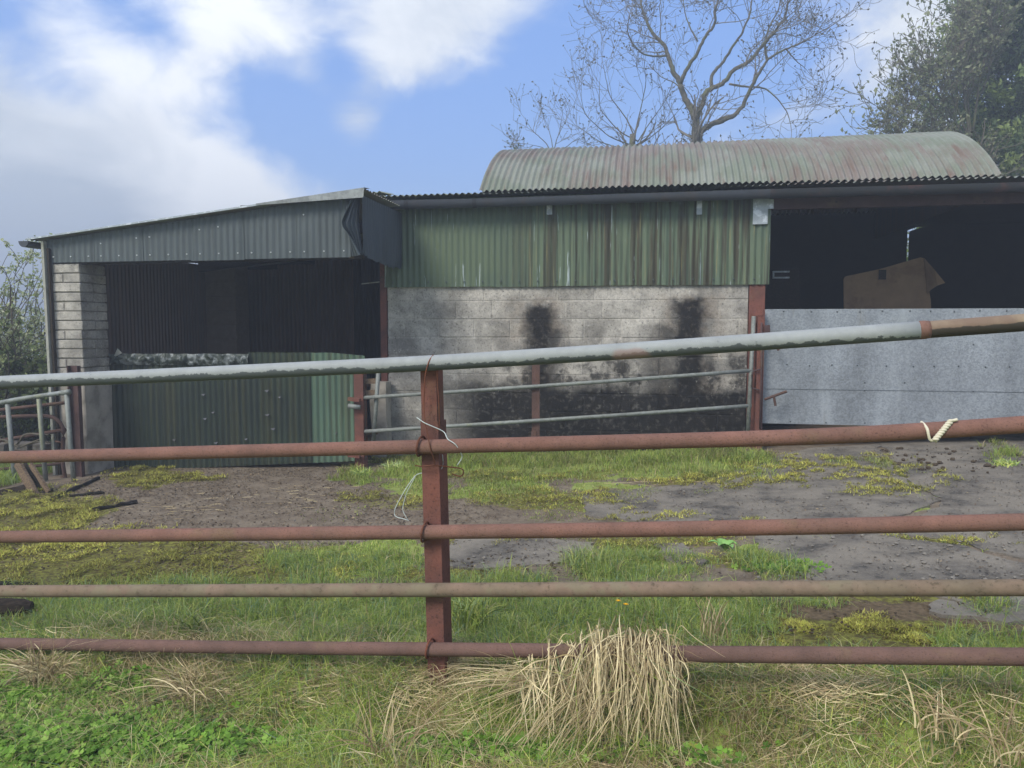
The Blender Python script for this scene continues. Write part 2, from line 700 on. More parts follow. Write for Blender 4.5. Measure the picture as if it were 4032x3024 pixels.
    iron('fascia_iron', lin(78, 86, 87), lin(86, 94, 95), lin(70, 76, 76), 0.6, 0.0)
    iron('side_iron', lin(66, 74, 80), lin(58, 66, 72), lin(74, 78, 80), 0.5, 0.0)
    iron('gate_iron', lin(50, 61, 48), lin(40, 49, 43), lin(62, 64, 44), 0.6, 0.0)
    iron('gate_iron_pale', lin(88, 110, 90), lin(78, 100, 84), lin(80, 80, 58), 0.5, 0.25)
    iron('inner_iron', lin(112, 94, 86), lin(98, 84, 78), lin(120, 90, 72), 0.6, 0.0)
    simple('gate_peel', lin(112, 118, 118), 0.5, 18, 0.3, 0.2, 0.005, metal=0.15, second=lin(52, 60, 54), sscale=14, lo=.42, hi=.52)

    # --- barrel roof: faded green paint going to red oxide and rust
    m = MT('roof_iron', 0.6, 0.0, 0.3)
    x, y, z = m.sep()
    v = m.scaled(9, 1.4, 1.4)
    p1 = m.noise(1.0, 6, 0.65, v)
    p2 = m.noise(0.75, 4, 0.6)
    c = m.mix(m.noise(2.2, 4).step(0.4, 0.62), lin(116, 123, 108), lin(130, 134, 123))
    c = m.mix((p2 * 0.55 + p1 * 0.5).step(0.46, 0.62) * 0.55, c, lin(116, 92, 88))
    c = m.mix(p1.step(0.56, 0.7) * 0.6, c, lin(108, 88, 76))
    c = m.mix(m.noise(1.0, 5, 0.7, m.scaled(30, 1.2, 1.2)).step(0.6, 0.7) * 0.5, c, lin(92, 90, 84))
    c = m.mix(m.noise(1.7, 5, 0.6).step(0.66, 0.76) * 0.6, c, lin(104, 112, 116))
    c = m.var(c, m.noise(30, 4), 0.85, 1.15)
    m.color(c)
    m.bump(m.noise(20, 4), 0.2, 0.01)
    M['roof_iron'] = m.m
    simple('lichen_iron', lin(124, 128, 112), 0.8, 24, 0.35, 0.4, 0.006, second=lin(150, 150, 96), sscale=9)

    # --- galvanised
    def galv(name, col, sp, stain=None, metal=0.55, rough=0.45):
        m = MT(name, rough, metal, 0.4)
        n = m.nt.nodes.new('ShaderNodeTexVoronoi')
        n.inputs['Scale'].default_value = sp
        m.nt.links.new(m.pos, n.inputs['Vector'])
        cell = m.sep(n.outputs['Color'])[0]
        big = m.noise(1.6, 4, 0.6)
        c = m.var(col, cell, 0.80, 1.20)
        c = m.var(c, big, 0.72, 1.3)
        c = m.var(c, m.noise(1.0, 4, .6, m.scaled(2.2, 2.2, .35)), .5, 1.5)
        c = m.mix(m.noise(1.0, 4, 0.6, m.scaled(3, 3, 0.5)).step(0.55, 0.72) * 0.5, c, lin(170, 177, 180))
        if stain is not None:
            c = m.mix(m.noise(1.0, 5, 0.65, m.scaled(5, 5, 0.5)).step(0.62, 0.74) * 0.45, c, stain)
        m.color(c)
        m.rough(cell * 0.25 + (rough - 0.05))
        m.bump(m.noise(2.6, 4), 0.35, 0.03)
        M[name] = m.m
    galv('galv_sheet', lin(140, 146, 150), 70, lin(132, 126, 106), 0.2, 0.45)
    galv('galv_plain', lin(140, 144, 143), 40, None, 0.25, 0.5)
    galv('galv_lichen', lin(128, 132, 126), 40, lin(150, 152, 96), 0.3, 0.6)

    # --- fence top rail: dull zinc, grime clinging to the underside
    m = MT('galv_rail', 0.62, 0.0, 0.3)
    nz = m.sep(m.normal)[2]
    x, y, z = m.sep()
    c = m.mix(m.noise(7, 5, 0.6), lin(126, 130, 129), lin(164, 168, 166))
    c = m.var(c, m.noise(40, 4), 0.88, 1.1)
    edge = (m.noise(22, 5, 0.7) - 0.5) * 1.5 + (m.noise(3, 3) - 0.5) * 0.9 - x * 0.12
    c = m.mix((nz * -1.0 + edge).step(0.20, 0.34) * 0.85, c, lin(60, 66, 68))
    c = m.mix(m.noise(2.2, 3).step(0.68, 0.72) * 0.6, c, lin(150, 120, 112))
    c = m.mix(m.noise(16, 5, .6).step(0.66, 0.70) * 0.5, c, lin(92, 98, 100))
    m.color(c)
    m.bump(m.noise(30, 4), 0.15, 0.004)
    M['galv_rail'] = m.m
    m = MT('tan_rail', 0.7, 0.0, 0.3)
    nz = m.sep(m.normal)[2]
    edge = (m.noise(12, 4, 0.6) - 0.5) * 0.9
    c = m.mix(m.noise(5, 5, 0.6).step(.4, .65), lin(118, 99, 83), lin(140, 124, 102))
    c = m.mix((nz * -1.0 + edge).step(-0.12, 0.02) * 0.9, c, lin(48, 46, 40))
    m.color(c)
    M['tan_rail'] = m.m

    # --- rusty tube and section
    def rust(name, a, b, dark, pit=90, lich=None, bump=0.6):
        m = MT(name, 0.9, 0.0, 0.2)
        p = m.noise(pit, 4, 0.7)
        c = m.mix(m.noise(3.5, 4, 0.6).step(0.35, 0.65), a, b)
        c = m.var(c, m.noise(11, 5, .65), 0.65, 1.35)
        c = m.mix(m.noise(2.3, 5, .65).step(.56, .70) * .5, c, lin(116, 100, 74))
        c = m.mix(m.noise(8, 6, .75).step(.60, .68) * .45, c, dark)
        c = m.mix(p.step(0.44, 0.33) * 0.75, c, dark)
        c = m.var(c, p, 0.82, 1.2)
        if lich is not None:
            c = m.mix(m.noise(1.0, 4, 0.6, m.scaled(6, 6, 6)).step(0.50, 0.62) * 0.8, c, lich)
        m.color(c)
        m.bump(p, bump, 0.004)
        M[name] = m.m
    rust('rust_rail', lin(128, 94, 82), lin(114, 86, 76), lin(80, 61, 54), 130)
    rust('rust_rail_brown', lin(126, 93, 81), lin(115, 88, 77), lin(78, 59, 52), 150)
    rust('rust_rail_dark', lin(112, 87, 78), lin(101, 80, 72), lin(68, 55, 50), 160)
    rust('rust_rail_tan', lin(124, 106, 90), lin(112, 101, 84), lin(84, 75, 60), 40, lin(124, 115, 94), 0.25)
    rust('rust_post', lin(120, 78, 67), lin(100, 70, 62), lin(66, 46, 42), 90)
    rust('rust_beam', lin(86, 67, 64), lin(76, 60, 58), lin(66, 48, 46), 60)
    rust('rust_wire', lin(118, 72, 54), lin(98, 64, 50), lin(70, 50, 44), 200)
    rust('rust_gate', lin(98, 75, 66), lin(86, 67, 60), lin(58, 48, 44), 90)
    simple('gutter', lin(62, 66, 73), 0.5, 12, 0.3, 0.1, spec=0.4, second=lin(70, 66, 66), sscale=3)
    simple('gutter_dark', lin(46, 48, 51), 0.5, 12, 0.3, 0.1, spec=0.4, second=lin(84, 58, 54), sscale=3)
    simple('pale_trim', lin(156, 156, 146), 0.85, 20, 0.3, 0.3, second=lin(128, 130, 112), sscale=8)
    simple('steel_plate', lin(160, 168, 172), 0.45, 25, 0.3, 0.2, metal=0.3, second=lin(206, 212, 216), sscale=12)
    simple('bolt', lin(206, 210, 212), 0.5, 60, 0.1, 0)
    simple('bolt_dark', lin(84, 90, 92), 0.6, 60, 0.1, 0)

    def wood(name, col, dark):
        m = MT(name, 0.9, 0.0, 0.15)
        v = m.scaled(1, 1, 1, m.obj())
        g = m.noise(6, 6, 0.7, m.scaled(6, 6, 30, m.obj()))
        c = m.mix(g.step(.35, .7), dark, col)
        c = m.var(c, m.noise(3, 3), 0.75, 1.2)
        m.color(c).bump(g, 0.5, 0.005)
        M[name] = m.m
    wood('old_wood', lin(142, 122, 98), lin(84, 70, 58))
    wood('dark_wood', lin(74, 64, 54), lin(38, 34, 30))
    wood('black_wood', lin(50, 46, 42), lin(24, 22, 21))
    simple('tan_sheet', lin(140, 116, 88), 0.9, 6, 0.35, 0.1, second=lin(124, 100, 76), sscale=4)
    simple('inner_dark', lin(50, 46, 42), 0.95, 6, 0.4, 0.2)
    simple('inner_block', lin(138, 122, 108), 0.95, 14, 0.3, 0.4)
    simple('rope', lin(206, 200, 176), 0.9, 80, 0.2, 0.3)
    simple('white_wire', lin(186, 196, 192), 0.5, 60, 0.15, 0)

    # --- ground: earth, dirt and weathered concrete, mixed by painted cover zones
    m = MT('ground', 0.95, 0, 0.15)
    zone = m.sep(m.attr('Col'))
    n1, n2, n3 = m.noise(6, 6, 0.65), m.noise(28, 5, 0.7), m.noise(95, 4, 0.7)
    earth = m.mix(n2.step(.35, .65), lin(88, 76, 58), lin(118, 102, 80))
    turf = m.mix(n1.step(.35, .6), lin(112, 126, 62), lin(144, 156, 84))
    turf = m.mix(n2.step(.54, .66), turf, lin(128, 112, 76))
    moss = m.mix(n2.step(.4, .62), lin(84, 76, 46), lin(128, 128, 62))
    conc = m.mix(n1.step(.3, .7), lin(110, 98, 84), lin(138, 126, 109))
    conc = m.mix(n2.step(.52, .66) * 0.7, conc, lin(78, 68, 56))
    conc = m.mix(n3.step(.66, .74), conc, lin(150, 140, 126))
    conc = m.var(m.var(conc, n3, .6, 1.35), n2, .65, 1.3)
    c = m.mix((zone[0] + (n2 - .5) * .6).step(.4, .6), earth, turf)
    c = m.mix((zone[1] + (n2 - .5) * .7).step(.4, .6), c, conc)
    c = m.mix((zone[2] + (n2 - .5) * .9 + (n1 - .5) * .5).step(.45, .6), c, moss)
    m.color(c)
    m.bump(n2 * 0.7 + n3 * 0.5, 0.7, 0.02)
    M['ground'] = m.m
    m = MT('yard_slab', 0.9, 0, 0.2)
    n1, n2, n3 = m.noise(2.6, 6, 0.62), m.noise(24, 5, 0.7), m.noise(110, 4, 0.7)
    c = m.mix(n1.step(.36, .62), lin(104, 99, 91), lin(134, 127, 115))
    c = m.mix((n1 + (n2 - .5) * .5).step(.42, .34) * .8, c, lin(80, 77, 72))
    c = m.mix(n3.step(.64, .72), c, lin(168, 162, 152))
    c = m.mix(n2.step(.62, .72) * .5, c, lin(92, 92, 58))
    c = m.var(m.var(c, n3, .6, 1.35), n2, .7, 1.25)
    m.color(c).bump(n3 * .5 + n2 * .5, 0.8, 0.015)
    M['yard_slab'] = m.m
    simple('stone', lin(124, 119, 110), 0.9, 30, 0.3, 0.4)
    simple('clod', lin(78, 68, 56), 0.95, 40, 0.4, 0.6, spec=0.1)
    simple('soil', lin(46, 38, 30), 0.95, 40, 0.4, 0.6, spec=0.1)
    simple('far_field', lin(110, 140, 70), 0.95, 0.3, 0.3, 0)

    m = MT('grass', 0.6, 0, 0.3)
    m.leafy(m.attr(), 0.42)
    M['grass'] = m.m
    m = MT('dry_grass', 0.65, 0, 0.25)
    m.leafy(m.attr(), 0.12)
    M['dry'] = m.m
    m = MT('foliage', 0.6, 0, 0.3)
    m.leafy(m.attr(), 0.4)
    M['leaf'] = m.m
    m = MT('bark', 0.95, 0, 0.1)
    n = m.noise(9, 5, .65)
    c = m.mix(n.step(.4, .62), lin(80, 77, 68), lin(104, 99, 84))
    c = m.mix(m.noise(3, 4).step(.5, .64), c, lin(96, 98, 68))
    m.color(c).bump(n, .6, .03)
    M['bark'] = m.m
    simple('twig', lin(112, 106, 94), 0.9, 5, .25, 0)
    simple('twig_dark', lin(92, 86, 74), 0.9, 5, .25, 0)
    simple('yellow', lin(232, 178, 24), 0.6, 50, .1, 0)
    m = MT('field_stone', .95, 0, .15)
    n = m.noise(12, 5, .6)
    m.color(m.mix(n, lin(70, 66, 62), lin(118, 112, 104))).bump(n, .8, .03)
    M['field_stone'] = m.m


mk_materials()

# ------------------------------------------------------------------ ground
K = IW / 2212.0
GRASS = [(1150, 990, 340, 55, 1), (1480, 1003, 230, 42, 1), (900, 1035, 80, 40, .9), (1080, 1062, 120, 34, .8), (765, 1035, 40, 18, 1), (1290, 1062, 140, 22, .7),
         (700, 1112, 95, 16, .55), (1190, 1108, 90, 22, .5), (1330, 1050, 90, 14, .8), (1655, 1045, 80, 22, .5), (1540, 1065, 40, 12, .6),
         (760, 1212, 180, 40, .9), (850, 1190, 80, 32, .9), (1380, 1212, 150, 46, .95), (1300, 1166, 120, 20, .55), (1640, 1200, 95, 34, .85), (1500, 1160, 110, 16, .5),
         (1880, 1143, 50, 8, .8), (2170, 990, 45, 12, 1), (2150, 955, 35, 10, .8), (1935, 1027, 55, 14, .6), (2000, 1102, 30, 9, .8),
         (480, 1345, 620, 82, 1), (1000, 1325, 420, 66, 1), (1400, 1335, 270, 66, 1), (1590, 1350, 120, 40, .8), (2140, 1320, 90, 18, .8), (1760, 1300, 80, 16, .6), (2160, 1400, 120, 30, .9),
         (1905, 1010, 30, 12, .7), (1960, 1045, 40, 10, .7), (2010, 1075, 30, 8, .6), (1820, 1000, 60, 10, .5), (2060, 1172, 60, 7, .6), (2130, 1192, 50, 7, .7), (1990, 1158, 60, 6, .5), (1760, 1160, 60, 10, .6), (1700, 1240, 80, 12, .6), (1480, 1100, 40, 9, .5), (1560, 1120, 50, 8, .4), (300, 1500, 700, 120, 1), (1100, 1500, 800, 120, .9), (1800, 1530, 700, 110, 1), (2200, 1600, 700, 150, 1), (900, 1660, 1500, 130, .8)]
MOSS = [(200, 1205, 360, 66, 1), (60, 1110, 170, 62, .9), (330, 1032, 120, 20, 1), (560, 1225, 260, 44, .9), (850, 1085, 120, 26, .5), (1700, 1012, 150, 34, .9), (1200, 1085, 200, 26, .6),
        (1830, 1372, 260, 42, .9), (980, 1240, 130, 20, .8), (1560, 1045, 160, 14, .7), (1440, 1165, 160, 24, .6), (1130, 1030, 200, 16, .6), (1950, 1040, 100, 34, .7), (2190, 1180, 50, 12, .8), (660, 1300, 120, 26, .5), (820, 990, 60, 14, .7), (1870, 1010, 120, 24, .6), (2060, 1165, 140, 14, .8), (1800, 1060, 110, 16, .45), (1620, 1140, 150, 16, .6), (1380, 1110, 160, 20, .5), (1950, 1290, 180, 18, .6), (1580, 1215, 100, 20, .6), (1050, 1170, 160, 16, .5)]


def cover(x, y):
    """grass, concrete, moss amount 0..1 at ground points"""
    x, y = np.asarray(x, float), np.asarray(y, float)
    P = np.stack([x, y, gz(x, y)], -1).reshape(-1, 3)
    u, v, d = proj(P)
    u, v = u / K, v / K
    ok = d > 0.5
    wu = u + (vnoise(x.ravel() * 3.3, y.ravel() * 3.3, 21) - .5) * 130
    wv = v + (vnoise(x.ravel() * 2.7, y.ravel() * 2.7, 22) - .5) * 34

    def zone(B):
        g = np.zeros(len(u))
        for cx, cy, rx, ry, w in B:
            g = np.maximum(g, w * smooth(1.25, 0.7, np.sqrt(((wu - cx) / rx) ** 2 + ((wv - cy) / ry) ** 2)))
        return g
    xr, yr = x.ravel(), y.ravel()
    inview = ok & (u > -150) & (u < 2360) & (v > 880) & (v < 1800) & (yr < 11)
    fd = fdist(xr, yr)
    g = np.where(inview, zone(GRASS), 0)
    mo = np.where(inview, zone(MOSS), 0)
    yard = (yr > 3.6) & (yr < 14) & (xr > -7.2) & (xr < 9)
    outside = ~inview & ~(yard & (xr > -6.8))
    g = np.where(outside, 1.0, g)
    beyond = (xr < -7.0) & (yr > 7.3)
    g = np.where(beyond, 1.0, g)
    g = np.where((fd < 0.2) & ~inview, 1.0, g)
    co = np.where(yard & (xr > -6.9), smooth(0.9, 1.6, fd), 0)
    co = co * (1 - smooth(.6, .9, g))
    return g.reshape(x.shape), co.reshape(x.shape), mo.reshape(x.shape)


def make_ground():
    def axis(lo, hi, step, far):
        a = list(np.arange(lo, hi + 1e-6, step))
        s, p = step, hi
        while p < far:
            s *= 1.28
            p += s
            a.append(p)
        s, p = step, lo
        while p > -far:
            s *= 1.28
            p -= s
            a.insert(0, p)
        return np.array(a)
    xs, ys = axis(-8.5, 7.5, 0.06, 330), axis(1.2, 11.0, 0.06, 330)
    X, Y = np.meshgrid(xs, ys)
    Z = gz(X, Y)
    V = np.stack([X, Y, Z], -1).reshape(-1, 3)
    g, co, mo = cover(X, Y)
    cols = np.stack([g, co, mo], -1).reshape(-1, 3)
    r, c = X.shape
    i = (np.arange(r - 1)[:, None] * c + np.arange(c - 1)[None]).ravel()
    idx = np.stack([i, i + 1, i + c + 1, i + c], 1).ravel()
    o = bulk('ground', V, idx, np.full(len(i), 4), M['ground'], cols, kind='structure', smooth_=True)
    tag(o, 'farmyard ground of earth, old concrete, moss and turf running to the fields', 'ground')
    return o


ground = make_ground()

SLABS = [
    [(3529, 1833), (3618, 1921), (3714, 1966), (3690, 2005), (3600, 2050), (3548, 2108), (3655, 2119), (3802, 2138), (3876, 2171), (4032, 2204), (4420, 2275), (4420, 1705), (3900, 1715), (3470, 1748)],
    [(2960, 2090), (3250, 2075), (3520, 2085), (3545, 2126), (3655, 2136), (3802, 2156), (3876, 2190), (4032, 2224), (4420, 2300), (4420, 2420), (4000, 2440), (3640, 2340), (3250, 2310), (3090, 2235), (3000, 2160)],
    [(2280, 1950), (2500, 1930), (2780, 1900), (3030, 1810), (3180, 1768), (3450, 1752), (3512, 1838), (3600, 1930), (3694, 1974), (3590, 2025), (3400, 2058), (2900, 2066), (2560, 2058), (2320, 2040)],
    [(1780, 2128), (2060, 2112), (2330, 2142), (2330, 2190), (2200, 2222), (1950, 2248), (1740, 2236), (1745, 2170)],
    [(2590, 2140), (2690, 2150), (2790, 2215), (2760, 2238), (2650, 2225), (2585, 2185)],
    [(3700, 2370), (3900, 2395), (4300, 2450), (4300, 2490), (3950, 2455), (3640, 2420)],
]


def make_slabs():
    for k, poly in enumerate(SLABS):
        g = [ong(px, py) for px, py in poly]
        out = []
        for i in range(len(g)):
            a, b = g[i], g[(i + 1) % len(g)]
            n = max(2, int(np.linalg.norm(b - a) / 0.05))
            for j in range(n):
                p = a + (b - a) * j / n
                q = p[:2] + 0.06 * (np.array([vnoise(p[0] * 9, p[1] * 9, 31 + k, 5), vnoise(p[0] * 9, p[1] * 9, 51 + k, 5)]) - .5).ravel() * 2
                out.append(q)
        top = [(q[0], q[1], float(gz(q[0], q[1])) + 0.010 + 0.0015 * k) for q in out]
        bot = [(q[0], q[1], float(gz(q[0], q[1])) - 0.05) for q in out]
        n = len(out)
        mb = MB().add(top + bot, [tuple(range(n))] + [(i, i + n, (i + 1) % n + n, (i + 1) % n) for i in range(n)])
        obj('concrete_slab', mb, M['yard_slab'], ground)


make_slabs()

# ------------------------------------------------------------------ blocks
def block_mesh(name, w, d, h, mat, seed, ch=0.005, rag=0.006):
    rr = random.Random(seed)
    v, f = [], []
    for sx in (-1, 1):
        for sy in (-1, 1):
            for sz in (-1, 1):
                j = lambda: rr.uniform(0, rag)
                v += [(sx * (w / 2 - ch - j()), sy * (d / 2 - j() * .4), sz * (h / 2 - ch - j())), (sx * (w / 2 - j()), sy * (d / 2 - ch - j()), sz * (h / 2 - ch - j())), (sx * (w / 2 - ch - j()), sy * (d / 2 - ch - j()), sz * (h / 2 - j()))]
    ix = lambda sx, sy, sz, k: ((sx > 0) * 4 + (sy > 0) * 2 + (sz > 0)) * 3 + k
    for s in (-1, 1):
        q = [ix(-1, s, -1, 0), ix(1, s, -1, 0), ix(1, s, 1, 0), ix(-1, s, 1, 0)]
        f.append(q if s < 0 else q[::-1])
        q = [ix(s, -1, -1, 1), ix(s, 1, -1, 1), ix(s, 1, 1, 1), ix(s, -1, 1, 1)]
        f.append(q if s > 0 else q[::-1])
        q = [ix(-1, -1, s, 2), ix(1, -1, s, 2), ix(1, 1, s, 2), ix(-1, 1, s, 2)]
        f.append(q if s > 0 else q[::-1])
    for a in (-1, 1):
        for b in (-1, 1):
            q = [ix(-1, a, b, 0), ix(1, a, b, 0), ix(1, a, b, 2), ix(-1, a, b, 2)]
            f.append(q if a * b > 0 else q[::-1])
            q = [ix(a, -1, b, 1), ix(a, 1, b, 1), ix(a, 1, b, 2), ix(a, -1, b, 2)]
            f.append(q if a * b < 0 else q[::-1])
            q = [ix(a, b, -1, 0), ix(a, b, 1, 0), ix(a, b, 1, 1), ix(a, b, -1, 1)]
            f.append(q if a * b > 0 else q[::-1])
            for c in (-1, 1):
                q = [ix(a, b, c, 0), ix(a, b, c, 1), ix(a, b, c, 2)]
                f.append(q if a * b * c < 0 else q[::-1])
    return mesh_of(name, v, f, mat)


# ------------------------------------------------------------------ the barn
YW = 9.2
zof = lambda px, py, Y=YW: float(onY(px, py, Y)[2])
xof = lambda px, py, Y=YW: float(onY(px, py, Y)[0])
Z_WALLTOP = zof(2545, 1121)
Z_CLADTOP = zof(2545, 775) + 0.06
Z_EAVE = zof(2545, 745, 9.0)
X_WL, X_WR, X_OP = xof(1526, 1300), xof(2945, 1300), xof(3012, 1300)
X_END = 7.4
barn = tag(empty('hay_barn', (1.5, 9.2, 0)), 'long barn with barrel vaulted tin roof, green tin cladding and soot-stained block wall', 'barn')


def make_barn():
    # block wall: mortar core and one object per block
    zc = Z_WALLTOP - 0.185
    core = obj('block_wall', MB().box((X_WL + .01, YW + 0.006, -0.55), (X_WR - .005, YW + 0.2, Z_WALLTOP + 0.05)), M['block'], barn)
    full = [block_mesh('block', 0.440, 0.20, 0.215, M['block'], s) for s in range(5)]
    cut = {}
    row = 0
    ztop = Z_WALLTOP + 0.03
    while ztop > -0.35:
        zl = zc - row * 0.225
        zmid, h = zl - 0.1075, 0.215
        if row == 0:
            pass
        x = X_WL - (0.225 if row % 2 else 0.0)
        while x < X_WR - 0.02:
            a, b = max(x, X_WL), min(x + 0.44, X_WR)
            if b - a > 0.05:
                w = b - a
                key = round(w, 3)
                if key > 0.435:
                    me = full[R.randrange(5)]
                else:
                    me = cut.setdefault(key, block_mesh('block', w, 0.20, 0.215, M['block'], int(key * 1000)))
                place('block', me, core, ((a + b) / 2, YW + 0.1 + R.uniform(-.003, .003), zmid))
            x += 0.45
        ztop = zl - 0.225
        row += 1
    # the cut course under the cladding
    cutc = Z_WALLTOP + 0.06 - (zc + 0.010)
    x = X_WL - 0.1
    capm = {}
    while x < X_WR - .02:
        a, b = max(x, X_WL), min(x + .44, X_WR)
        if b - a > .05:
            me = capm.setdefault(round(b - a, 3), block_mesh('block', b - a, 0.20, cutc, M['block'], int(x * 100) + 900))
            place('block', me, core, ((a + b) / 2, YW + 0.1, zc + 0.010 + cutc / 2))
        x += .45
    # steel columns either side of the wall
    obj('column', MB().box((X_WL - 0.085, YW - 0.02, -0.35), (X_WL - 0.005, YW + 0.16, Z_EAVE - .05)), M['rust_post'], barn)
    obj('column', MB().box((X_WR + 0.004, YW - 0.01, -0.2), (X_OP - 0.01, YW + 0.15, Z_WALLTOP + .1)), M['rust_post'], barn)
    # green cladding sheets
    x, k = X_WL - 0.02, 0
    xr = xof(3022, 900)
    while x < xr - 0.02:
        w = min(0.684, xr - x)
        jag = R.uniform(-.008, .008)
        P = corr((x, YW - 0.030 - 0.003 * (k % 2), Z_WALLTOP - 0.012 + jag), (1, 0, 0), (0, 0, 1), w + 0.03, Z_CLADTOP - Z_WALLTOP - jag, rows=5)
        sh = rowof('cladding_sheet', P, M['green_iron'], barn)
        for bx in np.arange(0.11, w, 0.228):
            mb = MB().tube([(x + bx, YW - 0.040, Z_WALLTOP + .055), (x + bx, YW - 0.05, Z_WALLTOP + .055)], [0.011, .006], 6)
            obj('bolt', mb, M['bolt_dark'], sh)
        x += w
        k += 1
    # torn end of the last sheet and the bent plate at the corner of the opening
    cx, cz0, cz1 = xr, zof(3022, 945), zof(3022, 775)
    xp0, xp1 = xof(2962, 850), xof(3042, 850)
    mb = MB()
    mb.box((xp0, YW - 0.058, zof(3000, 885)), (xr - .01, YW - 0.047, cz1))
    mb.box((xr - .012, YW - 0.060, zof(3020, 825)), (xp1, YW - 0.049, cz1))
    obj('corner_plate', mb, M['steel_plate'], barn)
    for px in (2165, 2752):
        a, b = xof(px - 10, 820), xof(px + 11, 820)
        obj('fixing_plate', MB().box((a, YW - 0.055, zof(px, 847)), (b, YW - 0.046, zof(px, 785))), M['steel_plate'], barn)
    # lintel beam over the opening, with bolt holes
    zl0, zl1 = zof(3400, 815), zof(3400, 768)
    lb = obj('lintel', MB().box((X_OP - .05, YW + 0.0, zl0), (X_END, YW + 0.09, zl1)), M['rust_beam'], barn)
    for px in (3293, 3875):
        p = onY(px, 795, YW)
        obj('bolt_hole', MB().tube([(p[0], YW - .004, p[2]), (p[0], YW + .004, p[2])], .012, 6), M['inner_dark'], lb)
    # gutter: half-round trough in lengths, with brackets
    zg = zof(2545, 764, 8.98)
    jo = [X_WL - 0.05, xof(1602, 790, 8.98), xof(1870, 790, 8.98), xof(3040, 790, 8.98), 4.6, X_END]
    for i in range(len(jo) - 1):
        a, b = jo[i], jo[i + 1]
        th = np.linspace(math.pi, 2 * math.pi, 10)
        prof = np.stack([np.cos(th) * .058, np.sin(th) * .095], 1)
        xs = np.array([a + 0.004, b - 0.004])
        sag = lambda x: zg + 0.006 * math.sin(x * 1.3)
        P = np.array([[(x, 8.99 + q[0], sag(x) + q[1]) for q in prof] for x in xs])
        inner = np.array([[(x, 8.99 + q[0] * .93, sag(x) + q[1] * .93 + .001) for q in prof[::-1]] for x in xs])
        mb = MB().grid(P).grid(inner)
        gt = obj('gutter_length', mb, M['gutter'] if i < 3 else M['gutter_dark'], barn, smooth_=True)
        obj('gutter_joint', MB().grid(np.array([[(x, 8.99 + q[0] * 1.08, sag(x) + q[1] * 1.08) for q in prof] for x in (b - .025, b + .025)])), M['gutter_dark'], gt, smooth_=True)
    # low front roof strip of corrugated sheets
    x, k = X_WL - 0.12, 0
    sl = np.array([0, 0.985, 0.10]) / np.linalg.norm([0, 0.985, 0.10])
    while x < X_END:
        w = 0.684
        P = corr((x, 8.93 + R.uniform(-.02, .02), Z_EAVE + 0.003 * (k % 2)), (1, 0, 0), sl, w + .03, 1.3, amp=0.012, rows=3)
        rowof('eave_sheet', P, M['lichen_iron'] if x < xof(1850, 760) else M['roof_iron'], barn)
        x += w
        k += 1
    # a curled loose end of eave sheet above the side shed
    P = corr((X_WL - .22, 8.92, Z_EAVE + .02), (0.95, 0, 0.12), sl, .28, .5, amp=.012, rows=3)
    P[:, :, 2] += np.linspace(.05, 0, P.shape[1])[None] ** 1.5 * 2
    rowof('loose_eave_sheet', P, M['lichen_iron'], barn)
    # barrel vault
    Rr, a0 = 3.54, math.radians(42.5)
    yb, zb = 9.22, Z_EAVE + 0.075
    xl, xrr = xof(1886, 757, yb), xof(3932, 694, yb)
    cy, cz = yb + Rr * math.sin(a0), zb - Rr * math.cos(a0)
    n = 12
    wid = (xrr - xl) / n
    for half in (0, 1):
        for k in range(n):
            nc = int((wid + .04) / .076 * 8)
            s = np.linspace(0, wid + .04, nc)
            lap = 0.003 * (k % 2) + 0.004 * half
            jit = R.uniform(-.012, .012) if half == 0 else 0
            a = np.linspace(-a0 + jit / Rr, 0.02, 22) if half == 0 else np.linspace(-0.02, a0, 22)
            rad = Rr + lap + 0.015 * np.sin(2 * math.pi * (s + k * wid) / .076)
            P = np.stack([np.broadcast_to(xl + k * wid + s, (22, nc)), cy + np.sin(a)[:, None] * rad, cz + np.cos(a)[:, None] * rad], -1)
            rowof('barrel_roof_sheet', P if half == 0 else P, M['roof_iron'], barn)
    # gable fills, rear and end walls, partition to the side shed
    yb2 = cy + Rr * math.sin(a0)
    ang = np.linspace(-a0, a0, 24)
    for xe in (xl + .03, xrr - .03):
        top = [(xe, cy + math.sin(t) * (Rr - .03), cz + math.cos(t) * (Rr - .03)) for t in ang]
        bot = [(xe, p[1], Z_EAVE - 0.12) for p in top]
        mb = MB().add(top + bot, [(i, i + 1, 25 + i, 24 + i) for i in range(23)])
        obj('gable_panel', mb, M['inner_iron'], barn)
    zr = Z_EAVE + 0.33
    # slit of daylight between two rear panels
    ya = yb2 - .3
    s0, s1 = onY(3569, 1020, ya), onY(3581, 905, ya)
    wtop, wr = onY(3640, 884, ya), 0
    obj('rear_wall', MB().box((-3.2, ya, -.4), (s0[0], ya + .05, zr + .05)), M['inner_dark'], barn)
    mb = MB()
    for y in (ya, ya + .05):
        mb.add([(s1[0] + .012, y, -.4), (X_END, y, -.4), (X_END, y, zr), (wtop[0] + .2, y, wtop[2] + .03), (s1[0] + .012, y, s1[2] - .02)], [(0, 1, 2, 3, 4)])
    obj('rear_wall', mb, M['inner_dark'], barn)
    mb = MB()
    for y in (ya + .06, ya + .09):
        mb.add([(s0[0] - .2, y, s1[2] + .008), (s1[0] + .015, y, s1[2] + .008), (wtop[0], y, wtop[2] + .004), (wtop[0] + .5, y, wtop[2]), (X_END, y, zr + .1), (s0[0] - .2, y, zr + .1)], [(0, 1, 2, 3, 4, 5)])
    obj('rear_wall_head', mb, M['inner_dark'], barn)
    obj('end_wall', MB().box((X_END, 9.1, -.3), (X_END + .1, yb2, zr)), M['inner_dark'], barn)
